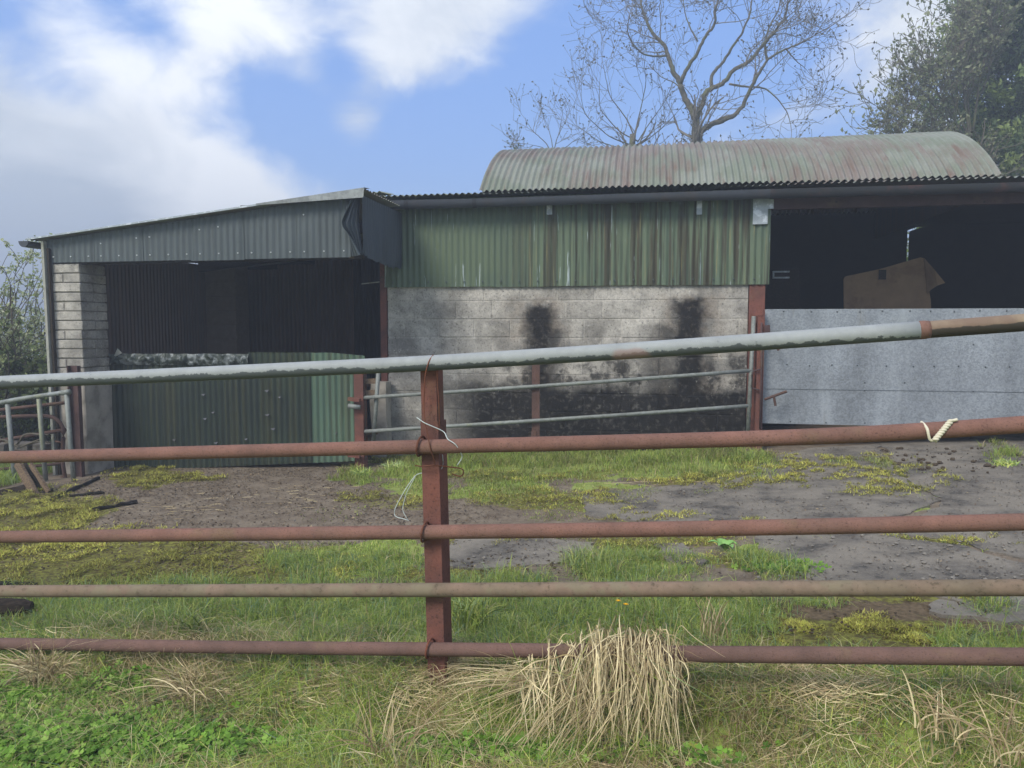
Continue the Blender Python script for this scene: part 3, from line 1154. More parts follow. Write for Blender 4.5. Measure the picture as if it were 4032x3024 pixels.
    obj('partition_wall', MB().box((X_WL + .02, YW + .21, -.5), (X_WL + .12, yb2 - .32, Z_EAVE - .03)), M['inner_block'], barn)
    # flat roof closure beyond the barrel at both ends
    for a, b in ((X_WL - .1, xl + .02), (xrr - .02, X_END + .1)):
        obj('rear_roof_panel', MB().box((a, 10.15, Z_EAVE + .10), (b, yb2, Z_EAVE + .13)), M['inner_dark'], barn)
    # inner fittings: pale frame on the partition behind the opening
    fr = empty('wall_box', onY(3075, 1095, 11.0))
    fr.parent = barn
    fr.location = Vector(onY(3075, 1095, 11.0)) - Vector((1.5, 9.2, 0))
    a, b = onY(3043, 1096, 11.0), onY(3110, 1066, 11.0)
    bx = MB()
    t = .02
    bx.box((a[0], 11.0, a[2]), (b[0], 11.05, a[2] + t)).box((a[0], 11.0, b[2] - t), (b[0], 11.05, b[2])).box((a[0], 11.0, a[2] + t), (a[0] + t, 11.05, b[2] - t))
    obj('frame', bx, M['steel_plate'], fr)
    obj('door', MB().box((a[0] - .1, 11.06, -.1), (b[0] + .15, 11.1, b[2] + .02)), M['dark_wood'], fr)


make_barn()

# tan sheet hung inside the barn
def make_tan_sheet():
    Y = 10.7
    pts = [(3322, 1098), (3330, 1088), (3470, 1058), (3600, 1020), (3625, 1013), (3642, 1018), (3650, 1100), (3665, 1180), (3674, 1420), (3326, 1420)]
    top = [onY(a, b, Y) for a, b in pts]
    n = len(top)
    back = [p + np.array([0, .03, 0]) for p in top]
    t = empty('hanging_sheet', onY(3500, 1420, Y))
    tag(t, 'tan sheet with a folded corner standing in the dark barn opening', 'sheet')
    obj('panel', MB().add(top + back, [tuple(range(n - 1, -1, -1)), tuple(range(n, 2 * n))] + [(i, (i + 1) % n, (i + 1) % n + n, i + n) for i in range(n)]), M['tan_sheet'], t)
    fl = [onY(3640, 1016, Y - .02), onY(3680, 1062, Y - .12), onY(3722, 1114, Y - .16), onY(3690, 1125, Y - .12), onY(3665, 1142, Y - .06), onY(3653, 1158, Y - .02)]
    bk = [p + np.array([0, .02, 0]) for p in fl]
    n = len(fl)
    obj('folded_corner', MB().add(fl + bk, [tuple(range(n - 1, -1, -1)), tuple(range(n, 2 * n))] + [(i, (i + 1) % n, (i + 1) % n + n, i + n) for i in range(n)]), M['tan_sheet'], t)
    a, b = onY(3462, 1100, Y - .03), onY(3490, 1062, Y - .03)
    obj('strap', MB().box((a[0], Y - .03, a[2]), (b[0], Y - .005, b[2])), M['dark_wood'], t)


make_tan_sheet()

# ------------------------------------------------------------------ galvanised sheeted gate
def make_sheet_gate():
    t = tag(empty('sheeted_gate', (3.2, 9.1, 0)), 'wide gate clad in galvanised steel sheets closing the barn opening', 'gate')
    y = 9.10
    x0, x1 = xof(3006, 1400, y), 5.3
    zt, zs, zb = zof(3400, 1216, y), zof(3400, 1532, y), zof(3200, 1671, y)
    up = obj('upper_sheet', MB().box((x0, y, zs - .01), (x1, y + .004, zt)), M['galv_sheet'], t)
    lo = obj('lower_sheet', MB().box((x0, y + .008, zb), (x1, y + .012, zs + .03)), M['galv_sheet'], t)
    obj('top_tube', MB().tube([(x0, y + .035, zt - .025), (x1, y + .035, zt - .025)], .024, 8), M['galv_plain'], t, True)
    obj('bottom_tube', MB().tube([(x0, y + .04, zb + .03), (x1, y + .04, zb + .03)], .024, 8), M['rust_gate'], t, True)
    rows = [(up, zt - .03, 3200, 95), (up, zof(3400, 1440, y), 3100, 100), (lo, zb + .025, 3080, 150)]
    me = mesh_of('bolt', MB().tube([(0, 0, 0), (0, -.007, 0)], [.010, .006], 6).verts(), MB().tube([(0, 0, 0), (0, -.007, 0)], [.010, .006], 6).f, M['bolt_dark'])
    for par, z, px0, dp in rows:
        px = px0 - 110
        while px < 4400:
            place('bolt', me, par, (xof(px + R.uniform(-14, 14), 1400, y), y - .001 if par is up else y + .007, z + R.uniform(-.006, .006)))
            px += dp
    for px, py in ((3405, 1507), (3833, 1357), (3405, 1537), (3833, 1541), (3562, 1507)):
        p = onY(px, py, y)
        place('bolt', me, up if py < 1530 else lo, (p[0], y - .001 if py < 1530 else y + .007, p[2]))


make_sheet_gate()

# ------------------------------------------------------------------ side shed (lean-to)
YL = 7.88
zl = lambda px, py: float(onY(px, py, YL)[2])
xl_ = lambda px, py: float(onY(px, py, YL)[0])
shed = tag(empty('open_shed', (-5, 8, -.3)), 'open-fronted lean-to shed with grey tin fascia and concrete block pillar', 'shed')
X_S0, X_S1 = xl_(168, 980), xl_(1440, 800)
ROOF = (onY(150, 948, YL), onY(1440, 757, YL))


def roof_z(x):
    a, b = ROOF
    return a[2] + (b[2] - a[2]) * (x - a[0]) / (b[0] - a[0])


def make_shed():
    zb0, zb1 = zl(190, 1037), zl(1400, 1013)
    # fascia sheets, cut to the roof slope; the last one crumpled
    xs0, xs1 = xl_(180, 1000), xl_(1385, 900)
    x, k = xs0, 0
    fb = lambda q: zb0 + (zb1 - zb0) * (q - xs0) / (xs1 - xs0)
    while x < xs1 - .05:
        w = min(.62, xs1 - x)
        nc = int((w + .03) / .076 * 8) + 1
        s = np.linspace(0, w + .03, nc)
        X = x + s
        amp = 0.008
        Yp = YL - .012 - .003 * (k % 2) + amp * np.sin(2 * math.pi * s / .076)
        rows = 6
        zlo = np.array([fb(q) for q in X]) + R.uniform(-.006, .006)
        zhi = np.array([roof_z(q) for q in X]) - .015
        tt = np.linspace(0, 1, rows)[:, None]
        P = np.stack([np.broadcast_to(X, (rows, nc)), np.broadcast_to(Yp, (rows, nc)), zlo + (zhi - zlo) * tt], -1)
        sh = rowof('fascia_sheet', P, M['fascia_iron'], shed)
        for q in np.arange(.12, w, .228):
            for zz, pr in ((fb(x + q) + .07, 1.0), (roof_z(x + q) - .12 - .03 * R.random(), .35)):
                if R.random() < pr:
                    obj('bolt', MB().tube([(x + q, YL - .018, zz), (x + q, YL - .030, zz)], [.009, .006], 6), M['bolt'], sh)
        x += w
        k += 1
    # crumpled, torn corner sheets
    def strip(pl, pr, ncol=18, amp=.012, yl=YL - .02, dy=0.0, ys=None):
        pl, pr = [np.array(onY(a, b, yl + c)) for a, b, c in pl], [np.array(onY(a, b, yl + dy + c)) for a, b, c in pr]
        t = np.linspace(0, 1, 14)
        tl = np.linspace(0, 1, len(pl))
        L = np.stack([np.interp(t, tl, [p[i] for p in pl]) for i in range(3)], -1)
        Rg = np.stack([np.interp(t, tl, [p[i] for p in pr]) for i in range(3)], -1)
        s = np.linspace(0, 1, ncol)[None, :, None]
        P = L[:, None] * (1 - s) + Rg[:, None] * s
        P[:, :, 1] += amp * np.sin(np.linspace(0, 3.2 * 2 * math.pi, ncol))[None]
        return P
    P = strip([(1383, 1011, 0), (1378, 945, 0), (1372, 885, 0), (1366, 830, 0), (1362, 782, 0)], [(1418, 1004, -.05), (1384, 940, -.09), (1341, 882, -.16), (1362, 830, -.10), (1390, 782, -.02)], amp=.022)
    rowof('crumpled_sheet', P, M['fascia_iron'], shed)
    P = strip([(1404, 985, .0), (1382, 930, -.06), (1352, 884, -.15), (1372, 835, -.08), (1393, 783, -.02)], [(1428, 1005, .02), (1418, 935, .03), (1412, 884, .04), (1412, 835, .05), (1416, 775, .06)], amp=.018)
    rowof('crumpled_sheet', P, M['side_iron'], shed)
    # timber stub seen in the tear
    a = onY(1384, 1000, YL + .06)
    obj('stub_post', MB().box((a[0] - .03, YL + .05, a[2] - .05), (a[0] + .03, YL + .12, a[2] + .2)), M['old_wood'], shed)
    # side cladding under the high edge, from the front corner back to the barn
    xs = X_S1 - .03
    zside = lambda y: np.interp(y, [YL, YL + .35, YW], [zl(1420, 1004), zof(1452, 1035, YL + .35), zof(1522, 1062, YW)])
    y, k = YL - .02, 0
    while y < YW - .05:
        w = min(.684, YW - .04 - y)
        nc = int((w + .03) / .076 * 8) + 1
        s = np.linspace(0, w + .03, nc)
        Yq = y + s
        lo = np.array([zside(q) for q in Yq]) + (vnoise(Yq * 6, Yq * 0, 78, 3) - .5) * .07
        tt = np.linspace(0, 1, 9)[:, None]
        P = np.stack([xs + .008 * np.sin(2 * math.pi * s / .076)[None] + .003 * k + .10 * (vnoise(Yq[None] * 3.2, tt * 2.2 + Yq[None] * .6, 77, 3) - .55) * smooth(1.0, .2, tt), np.broadcast_to(Yq, (9, nc)), lo + (roof_z(xs) - .03 - lo) * tt], -1)
        rowof('side_cladding_sheet', P, M['side_iron'], shed)
        y += w
        k += 1
    # roof sheets: ribs run down the slope
    ya, yb = YL - .10, 12.9
    ux = np.array([ROOF[1][0] + .10 - (ROOF[0][0] - .06), 0, 0])
    x0, x1 = ROOF[0][0] - .05, ROOF[1][0] + .03
    y, k = ya, 0
    while y < yb:
        w = .684
        nc = int((w + .03) / .076 * 8) + 1
        s = np.linspace(0, w + .03, nc)
        X = np.linspace(x0, x1, 6)
        P = np.stack([np.broadcast_to(X[:, None], (6, nc)), np.broadcast_to(y + s, (6, nc)), roof_z(X)[:, None] + (.010 * np.sin(2 * math.pi * s / .076))[None] + .012 + .003 * (k % 2)], -1)
        rowof('roof_sheet', P, M['roof_iron'], shed)
        y += w
        k += 1
    # verge flashing: thin bright strip, wider folded cap at the high end
    a, b = np.array([x0, YL - .115, roof_z(x0) + .012]), np.array([x1, YL - .115, roof_z(x1) + .012])
    obj('verge_flashing', MB().beam(a, b, .012, .018), M['steel_plate'], shed)
    c = a + (b - a) * .70
    t = np.linspace(0, 1, 8)
    P = np.stack([np.stack([c[0] + (b[0] - c[0] - .01) * t, np.full(8, YL - .125), c[2] + (b[2] - c[2]) * t - .005 - .085 * t], -1), np.stack([c[0] + (b[0] - c[0]) * t, np.full(8, YL - .128), c[2] + (b[2] - c[2]) * t + .012], -1),
                  np.stack([c[0] + (b[0] - c[0]) * t, np.full(8, YL + .06), c[2] + (b[2] - c[2]) * t + .035], -1)])
    obj('ridge_cap', MB().grid(P), M['galv_plain'], shed)
    # gutter stub at the low eave
    th = np.linspace(math.pi, 2 * math.pi, 9)
    zg, xg = roof_z(x0) - .01, x0 - .03
    P = np.array([[(xg + .065 * math.cos(q), yy, zg + .07 * math.sin(q)) for q in th] for yy in (YL - .13, 12.5)])
    mb = MB().grid(P)
    mb.add([(xg + .065 * math.cos(q), YL - .13, zg + .07 * math.sin(q)) for q in th], [tuple(range(9))])
    obj('gutter', mb, M['gutter'], shed, True)
    # corner trim and side wall
    zt = roof_z(X_S0)
    a, b = onY(172, 955, YL - .05), onY(212, 1500, YL - .05)
    obj('corner_trim', MB().beam((a[0], YL - .05, zt - .02), (a[0] + .02, YL - .05, -.36), .032, .05, (0, 1, 0)), M['pale_trim'], shed)
    obj('corner_angle', MB().beam((a[0] + .045, YL - .03, zt - .1), (a[0] + .065, YL - .03, -.36), .025, .04, (0, 1, 0)), M['dark_wood'], shed)
    y = YL
    while y < 12.4:
        P = corr((X_S0 + .01, y, -.4), (0, 1, 0), (0, 0, 1), .71, zt + .36, rows=3)
        rowof('outer_wall_sheet', P, M['inner_iron'], shed)
        y += .684
    # rear wall sheets, dark inside; tiny nail holes let light through as real gaps are too small, so plain
    yr, x, k = 12.3, X_S0, 0
    while x < X_WL:
        w = .684
        P = corr((x, yr - .003 * (k % 2), -.5), (1, 0, 0), (0, 0, 1), w + .03, roof_z(x) + .5 - .02, rows=3, amp=.012)
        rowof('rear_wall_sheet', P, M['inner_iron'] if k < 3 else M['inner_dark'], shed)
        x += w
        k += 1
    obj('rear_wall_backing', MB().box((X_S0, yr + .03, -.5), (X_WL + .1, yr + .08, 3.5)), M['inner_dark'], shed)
    # rafters and purlins under the roof, front lintel
    for y in (9.4, 10.9):
        obj('rafter', MB().beam((X_S0 + .1, y, roof_z(X_S0 + .1) - .1), (X_S1 - .1, y, roof_z(X_S1 - .1) - .1), .07, .14), M['dark_wood'], shed)
    obj('front_rail', MB().beam((X_S0 + .1, YL + .09, zb0 + .03), (X_S1 - .06, YL + .09, zb1 + .03), .06, .09), M['dark_wood'], shed)
    # block pillar: courses of two blocks laid flat, alternating
    xp0, xp1 = xl_(192, 1400), xl_(324, 1300)
    zt0 = zl(250, 1038)
    pil = obj('pillar', MB().box((xp0 + .022, YL + .018, -.7), (xp1 - .022, YL + .42, zt0)), M['mortar'], shed)
    wfull = xp1 - xp0
    ma = [block_mesh('block', wfull, .215, .102, M['block'], 200 + i, .005, .006) for i in range(4)]
    mb_ = [block_mesh('block', wfull / 2 - .005, .44, .102, M['block'], 300 + i, .005, .006) for i in range(4)]
    zbase = zl(250, 1478)
    rr = random.Random(8)
    v, f = [], []
    for i_, zz in enumerate(np.linspace(-.7, zbase - .058, 9)):
        for sx, sy in ((0, 0), (.5, 0), (1, 0), (1, .5), (1, 1), (0, 1)):
            jj = lambda: rr.uniform(-.006, .006)
            v.append((xp0 - .004 + (wfull + .008) * sx + jj(), YL - .004 + .45 * sy + jj(), zz + jj()))
        if i_:
            o_ = (i_ - 1) * 6
            f += [(o_ + j_, o_ + (j_ + 1) % 6, o_ + 6 + (j_ + 1) % 6, o_ + 6 + j_) for j_ in range(6)]
    f.append(tuple(48 + j_ for j_ in range(6)))
    obj('pillar_base', MB().add(v, f), M['concrete'], pil)
    z, k = zt0 - .055, 0
    while z > zbase:
        jx, jy = R.uniform(-.006, .006), R.uniform(-.005, .005)
        if k % 3 != 1:
            for yy in (YL + .1075, YL + .3325):
                place('block', ma[R.randrange(4)], pil, ((xp0 + xp1) / 2 + jx - (.012 if k == 0 else 0), yy + jy, z))
        else:
            for s in (-1, 1):
                place('block', mb_[R.randrange(4)], pil, ((xp0 + xp1) / 2 + s * wfull / 4 + jx, YL + .22 + jy, z))
        z -= .110
        k += 1
    # inner block pier against the back wall
    a, b = onY(785, 1200, 11.2), onY(930, 1200, 11.2)
    pier = obj('inner_pier', MB().box((a[0] + .01, 11.21, -.6), (b[0] - .01, 11.6, 2.6)), M['inner_block'], shed)
    wp = b[0] - a[0]
    mm = [block_mesh('block', wp, .215, .215, M['inner_block'], 400 + i) for i in range(3)]
    z = 2.45
    while z > -.5:
        place('block', mm[R.randrange(3)], pier, ((a[0] + b[0]) / 2, 11.3, z))
        z -= .225
    # pale stick lodged under the roof
    p, q = onY(1424, 1118, 9.0), onY(1494, 1110, 9.0)
    obj('batten', MB().beam(p, q, .012, .012), M['pale_trim'], shed)


make_shed()

# ------------------------------------------------------------------ green tin gate of the shed
def make_tin_gate():
    y = 8.36
    x0, x1 = xof(430, 1600, y), xof(1452, 1600, y)
    t = tag(empty('tin_gate', ((x0 + x1) / 2, y, -.2)), 'dark green corrugated tin gate with torn crumpled top edge in the shed mouth', 'gate')
    zt = lambda x: np.interp(x, [x0, xof(1200, 1385, y), xof(1300, 1388, y), x1], [zof(430, 1386, y), zof(1200, 1388, y), zof(1230, 1386, y), zof(1452, 1400, y)])
    zbm = lambda x: np.interp(x, [x0, xof(700, 1850, y), x1], [zof(430, 1866, y), zof(700, 1845, y), zof(1452, 1812, y)])
    xsp = xof(1230, 1600, y)
    # dark sheets
    x, k = x0, 0
    ztear = lambda q: zt(q) - np.interp(q, [x0, xof(950, 1400, y), xof(980, 1400, y)], [.155, .15, 0.0])
    while x < xsp - .05:
        w = min(.684, xsp - x)
        nc = int((w + .03) / .076 * 8) + 1
        s = np.linspace(0, w + .03, nc)
        lo, hi = zbm(x + s), ztear(x + s)
        tt = np.linspace(0, 1, 6)[:, None]
        P = np.stack([np.broadcast_to(x + s, (6, nc)), np.broadcast_to(y + .012 * np.sin(2 * math.pi * s / .076) + .003 * (k % 2), (6, nc)), lo + (hi - lo) * tt], -1)
        rowof('tin_sheet', P, M['gate_iron'], t)
        x += w
        k += 1
    w = x1 - .03 - xsp
    nc = int(w / .076 * 8) + 1
    s = np.linspace(0, w, nc)
    tt = np.linspace(0, 1, 6)[:, None]
    lo, hi = zbm(xsp + s), zt(xsp + s) - .004
    P = np.stack([np.broadcast_to(xsp + s, (6, nc)), np.broadcast_to(y - .016 + .012 * np.sin(2 * math.pi * s / .076), (6, nc)), lo + (hi - lo) * tt], -1)
    rowof('pale_tin_sheet', P, M['gate_iron_pale'], t)
    # crumpled band along the top
    xe = xof(985, 1400, y)
    nc, nr = 260, 12
    X = np.linspace(x0 + .06, xe, nc)
    tt = np.linspace(0, 1, nr)
    XX, TT = np.meshgrid(X, tt)
    base = (zt(XX) - .155)
    H = .15 * (0.92 + .12 * (vnoise(XX * 9, XX * 0, 71) - .5))
    crum = (vnoise(XX * 13, TT * 1.6 + XX * 3, 72, 2) - .5) * 2
    crum2 = (vnoise(XX * 22, TT * 2.2, 73, 1) - .5) * 2
    P = np.stack([XX + .012 * crum2 * TT, y - .02 - .055 * np.sin(TT * math.pi * .9) * (.35 + .65 * np.abs(crum)) + .022 * crum2, base + H * TT], -1)
    rowof('crumpled_edge', P, M['gate_peel'], t)
    a, b, c, d = onY(462, 1372, y - .06), onY(480, 1390, y - .08), onY(432, 1438, y - .04), onY(453, 1405, y - .05)
    pts = [a, b, d, c]
    obj('torn_flap', MB().add(pts + [p + np.array([0, .006, 0]) for p in pts], [(0, 1, 2, 3), (7, 6, 5, 4), (0, 4, 5, 1), (1, 5, 6, 2), (2, 6, 7, 3), (3, 7, 4, 0)]), M['pale_trim'], t)
    # frame rails behind, and the hanging stile
    for z in (0.75, 0.05):
        obj('rail', MB().beam((x0, y + .05, z), (x1, y + .05, z), .04, .05), M['rust_gate'], t)
    # nicks where the paint is torn to bright metal
    for px, py in ((800, 1555), (838, 1625), (806, 1650), (685, 1733), (1050, 1540), (1100, 1565), (1052, 1635), (850, 1745), (1075, 1690), (1320, 1705), (968, 1730)):
        p = onY(px, py, y - .02)
        s = R.uniform(.012, .022)
        q = [p + np.array(v) for v in ((-s * 1.6, 0, s * .3), (s * 1.5, 0, s * .9), (s * .6, -.01, -s * .7))]
        obj('torn_nick', MB().add(q + [v + np.array([0, .005, 0]) for v in q], [(0, 2, 1), (3, 4, 5), (0, 1, 4, 3), (1, 2, 5, 4), (2, 0, 3, 5)]), M['gutter'], t)


make_tin_gate()

# ------------------------------------------------------------------ field gate before the block wall
def make_field_gate():
    pl, pr = ong(1420, 1842), ong(2988, 1772)
    pl = np.array([onY(1418, 1700, 8.3)[0], 8.3, 0])
    pr = np.array([onY(2972, 1600, 8.98)[0], 8.98, 0])

    def onG(px, py, off=0.0):
        d = (pr - pl)[:2]
        n = np.array([-d[1], d[0]]) / np.linalg.norm(d)
        r = ray(px, py)
        q = pl[:2] + n * off
        return CAM + r * ((q - CAM[:2]) @ n) / (r[:2] @ n)
    t = tag(empty('field_gate', (pl + pr) / 2), 'tubular steel field gate with two pale rails in front of the stained block wall', 'gate')
    for (a, b) in (((1432, 1566), (2958, 1459)), ((1432, 1699), (2958, 1597))):
        p, q = onG(*a), onG(*b)
        obj('rail', MB().tube([p + (q - p) * i / 6 + np.array([0, 0, -.008 * math.sin(i / 6 * math.pi)]) for i in range(7)], .0225, 10), M['galv_lichen'], t, True)
    p, q = onG(1445, 1432), onG(2958, 1330)
    obj('rail', MB().tube([p, q], .0225, 10), M['galv_lichen'], t, True)
    p, q = onG(2110, 1405, .03), onG(2110, 1722, .03)
    st = obj('stile', MB().box((p[0] - .045, p[1] - .005, q[2]), (p[0] + .045, p[1] + .02, p[2])), M['rust_gate'], t)
    obj('foot_plate', MB().box((p[0] - .05, p[1] - .02, q[2] - .005), (p[0] + .01, p[1] - .006, q[2] + .075)), M['rust_gate'], st)
    # end tube by the right post
    a, b = onG(2968, 1245), onG(2944, 1712)
    obj('end_tube', MB().tube([a, b], .024, 10), M['galv_lichen'], t, True)
    a, b = onG(1490, 1460, .05), onG(1470, 1740, .05)
    obj('end_tube', MB().tube([a, b], .025, 10), M['galv_lichen'], t, True)
    for py in (1500, 1545, 1700):
        a, b = onG(1430, py + 2, .06), onG(1488, py, .06)
        obj('bracket', MB().beam(a, b, .02, .06), M['old_wood'], t)
    # left post
    g = pl.copy()
    g[2] = float(gz(g[0], g[1]))
    zt = onG(1405, 1440)[2]
    t2 = tag(empty('gate_post', g), 'short rusty steel post beside the green tin gate with two stub brackets', 'post')
    obj('shaft', MB().box((g[0] - .06, g[1] - .02, g[2] - .2), (g[0] + .05, g[1] + .10, zt)), M['rust_post'], t2)
    for py, rad, mt, tube in ((1576, .03, 'rust_post', 0), (1604, .028, 'galv_lichen', 1), (1797, .022, 'rust_post', 0)):
        a, b = onG(1372, py - 6, -.06), onG(1418, py, -.08)
        if tube:
            obj('stub_tube', MB().tube([a, b], rad, 10), M[mt], t2, True)
        else:
            obj('stub_bracket', MB().beam(a, b, .05, .04), M[mt], t2)
    # right post with latch
    g = pr.copy() + np.array([.03, -.02, 0])
    g[2] = float(gz(g[0], g[1]))
    xa = onY(2980, 1400, g[1])[0]
    xb = onY(3008, 1400, g[1])[0]
    zt = zof(2990, 1218, g[1])
    t3 = tag(empty('gate_post', g), 'tall rusty red steel post with latch loop beside the galvanised gate', 'post')
    obj('shaft', MB().box((xa, g[1], g[2] - .2), (xb, g[1] + .012, zt)).box((xb - .006, g[1] + .0125, g[2] - .2), (xb, g[1] + .09, zt)).box((xa - .005, g[1] + .0905, g[2] - .2), (xb, g[1] + .1, zt)), M['rust_post'], t3)
    obj('cap_plate', MB().box((xa - .035, g[1] - .008, zt - .07), (xb - .02, g[1] - .002, zt + .01)), M['rust_post'], t3)
    yb = g[1] - .03
    o = lambda px, py: onY(px, py, yb)
    obj('slide_bolt', MB().tube([o(2999, 1270), o(2997, 1500), o(2993, 1690)], .011, 6), M['rust_beam'], t3, True)
    obj('latch_loop', MB().tube([o(2995, 1454), o(2968, 1460), o(2962, 1475), o(2961, 1520), o(2966, 1530), o(2990, 1536)], .010, 6), M['rust_beam'], t3, True)
    obj('lug', MB().beam(o(3020, 1280), o(3022, 1310), .01, .06), M['rust_beam'], t3)
    # hooks sticking out in front of the sheeted gate
    a, b, c, d = o(3010, 1573), o(3098, 1541), o(3047, 1562), o(3054, 1598)
    obj('hook', MB().tube([a, b], .016, 6).tube([c, d], .014, 6), M['rust_gate'], t3)
    obj('hook_stub', MB().tube([o(3055, 1355), o(3066, 1380)], .014, 6), M['rust_gate'], t3)
    # low concrete kerb at the barn corner
    a, b = onY(1462, 1700, 8.95), onY(1506, 1700, 8.95)
    zt = zof(1480, 1505, 8.95)
    rr = random.Random(5)
    mb = MB()
    zs = np.linspace(-.45, zt, 6)
    ring = lambda z: [(a[0] + rr.uniform(-.015, .015), 8.95 + rr.uniform(-.01, .01), z), (b[0] + .05, 8.95 + rr.uniform(-.01, .01), z), (b[0] + .05, 9.15, z), (a[0] + rr.uniform(-.015, .015), 9.15, z)]
    v, f = [], []
    for i, z in enumerate(zs):
        v += ring(z)
        if i:
            o_ = (i - 1) * 4
            f += [(o_ + j, o_ + (j + 1) % 4, o_ + 4 + (j + 1) % 4, o_ + 4 + j) for j in range(4)]
    f.append((20, 21, 22, 23))
    tag(obj('concrete_stub', mb.add(v, f), M['concrete']), 'low rough concrete stub at the foot of the block wall corner', 'stub')


make_field_gate()

# ------------------------------------------------------------------ foreground pipe fence
def curve_pts(pp, off=0.0, n=24, f=onF):
    """interpolate pixel key points on the fence plane into a smooth world path"""
    W = np.array([f(a, b, off) for a, b in pp])
    d = np.concatenate([[0], np.cumsum(np.linalg.norm(np.diff(W, axis=0), axis=1))])
    t = np.linspace(0, d[-1], n)
    P = np.stack([np.interp(t, d, W[:, i]) for i in range(3)], -1)
    for _ in range(3):
        P[1:-1] = (P[:-2] + P[1:-1] * 2 + P[2:]) / 4
    return P


def make_fence():
    pb = onF(1705, 2700, .075)
    t = tag(empty('pipe_fence', (pb[0], pb[1], float(gz(pb[0], pb[1])))), 'rusty steel pipe fence across the foreground with a galvanised top rail', 'fence')
    # box-section post: inner stem, outer sleeve
    ang = math.atan2(FDIR[1], FDIR[0]) + math.radians(-3)
    D, Nn = np.array([math.cos(ang), math.sin(ang)]), np.array([-math.sin(ang), math.cos(ang)])

    def prism(c0, c1, w, d):
        v = []
        for c in (c0, c1):
            for i, j in ((-1, -1), (1, -1), (1, 1), (-1, 1)):
                q = c[:2] + D * w / 2 * i + Nn * d / 2 * (j + 1)
                v.append((q[0], q[1], c[2]))
        return MB().add(v, [(3, 2, 1, 0), (4, 5, 6, 7), (0, 1, 5, 4), (1, 2, 6, 5), (2, 3, 7, 6), (3, 0, 4, 7)])
    tp, mid, bt = onF(1685, 1440, .034), onF(1690, 1660, .034), onF(1722, 2790, .034)
    lean = (bt - tp) / (tp[2] - bt[2])
    post = obj('post', prism(bt, tp, .072, .075), M['rust_post'], t)
    obj('post_sleeve', prism(bt, mid, .081, .090), M['rust_post'], post)
    # end posts out of shot
    for sgn, L in ((-1, 3.4), (1, 3.0)):
        q = np.append((pb[:2] + FDIR * L * sgn), 0)
        z = float(gz(q[0], q[1]))
        obj('post', prism(np.array([q[0], q[1], z - .2]), np.array([q[0], q[1], z + 1.35]), .08, .09), M['rust_post'], t)
    top = curve_pts([(-900, 1546), (0, 1506), (900, 1467), (1704, 1430), (2400, 1387), (3008, 1345), (3625, 1300)], 0, 40)
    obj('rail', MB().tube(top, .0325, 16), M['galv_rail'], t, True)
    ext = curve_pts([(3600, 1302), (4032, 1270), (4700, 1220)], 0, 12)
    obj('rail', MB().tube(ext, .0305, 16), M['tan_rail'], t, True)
    cl = curve_pts([(3612, 1301), (3660, 1297)], 0, 4)
    obj('collar', MB().tube(cl, [.0318, .0335, .033, .031], 16), M['rust_rail_brown'], t, True)
    r2 = curve_pts([(-900, 1824), (0, 1801), (900, 1778), (1677, 1759), (3008, 1727), (3463, 1709), (4032, 1672), (4700, 1622)], 0, 44)
    obj('rail', MB().tube(r2, .0305, 16), M['rust_rail'], t, True)
    r3 = curve_pts([(-900, 2122), (0, 2114), (1695, 2095), (2900, 2080), (4032, 2055), (4700, 2040)], 0, 30)
    obj('rail', MB().tube(r3, .0305, 16), M['rust_rail_brown'], t, True)
    r4 = curve_pts([(-900, 2331), (0, 2328), (1695, 2323), (4032, 2314), (4700, 2310)], 0, 24)
    obj('rail', MB().tube(r4, .0300, 16), M['rust_rail_tan'], t, True)
    r5 = curve_pts([(-900, 2522), (0, 2534), (1000, 2550), (1695, 2556), (2500, 2566)], 0, 24)
    obj('rail', MB().tube(r5, .0290, 16), M['rust_rail_dark'], t, True)
    r6 = curve_pts([(2450, 2572), (2698, 2575), (4032, 2586), (4700, 2592)], -.008, 20)
    obj('rail', MB().tube(r6, .0315, 16), M['rust_rail_dark'], t, True)
    # wire ties looped round rail and post
    for px, py, r in ((1655, 1757, .034), (1672, 2095, .034), (1690, 2553, .033)):
        c = onF(px, py)
        pts = []
        for a in np.linspace(-.6, 1.15, 16) * math.pi:
            w = math.cos(a) * (r + .006)
            h = math.sin(a) * (r + .008)
            pts.append(c + np.array([-FNRM[0] * w, -FNRM[1] * w, h]) + np.append(FDIR, 0) * (.010 * math.sin(a * .5)))
        pts.insert(0, pts[0] + np.append(FNRM * .05, .0))
        obj('wire_tie', MB().tube(np.array(pts), .0048, 6), M['rust_wire'], t, True)
    # loose rusty wire down the post from the top rail
    w = [onF(1706, 1398, -.005), onF(1690, 1418, -.036), onF(1675, 1470, -.03), onF(1670, 1560, -.008), onF(1668, 1590, .0), onF(1672, 1640, -.006), onF(1674, 1668, -.012), onF(1688, 1730, -.034), onF(1695, 1770, -.036), onF(1708, 1805, -.01), onF(1714, 1830, .0)]
    obj('loose_wire', MB().tube(curve_w(w), .0026, 5), M['rust_wire'], t, True)
    w = [onF(1721, 1450, .0), onF(1724, 1530, .02), onF(1727, 1560, .012), onF(1731, 1660, .03), onF(1728, 1700, .03)]
    obj('loose_wire', MB().tube(curve_w(w), .0028, 5), M['rust_wire'], t, True)
    w = [onF(1636, 1833, .03), onF(1660, 1837, .0), onF(1700, 1832, .0), onF(1735, 1834, .03), onF(1800, 1842, .05), onF(1824, 1846, .05), onF(1826, 1868, .06), onF(1812, 1878, .07), onF(1780, 1866, .08)]
    obj('loose_wire', MB().tube(curve_w(w), .0028, 5), M['rust_wire'], t, True)
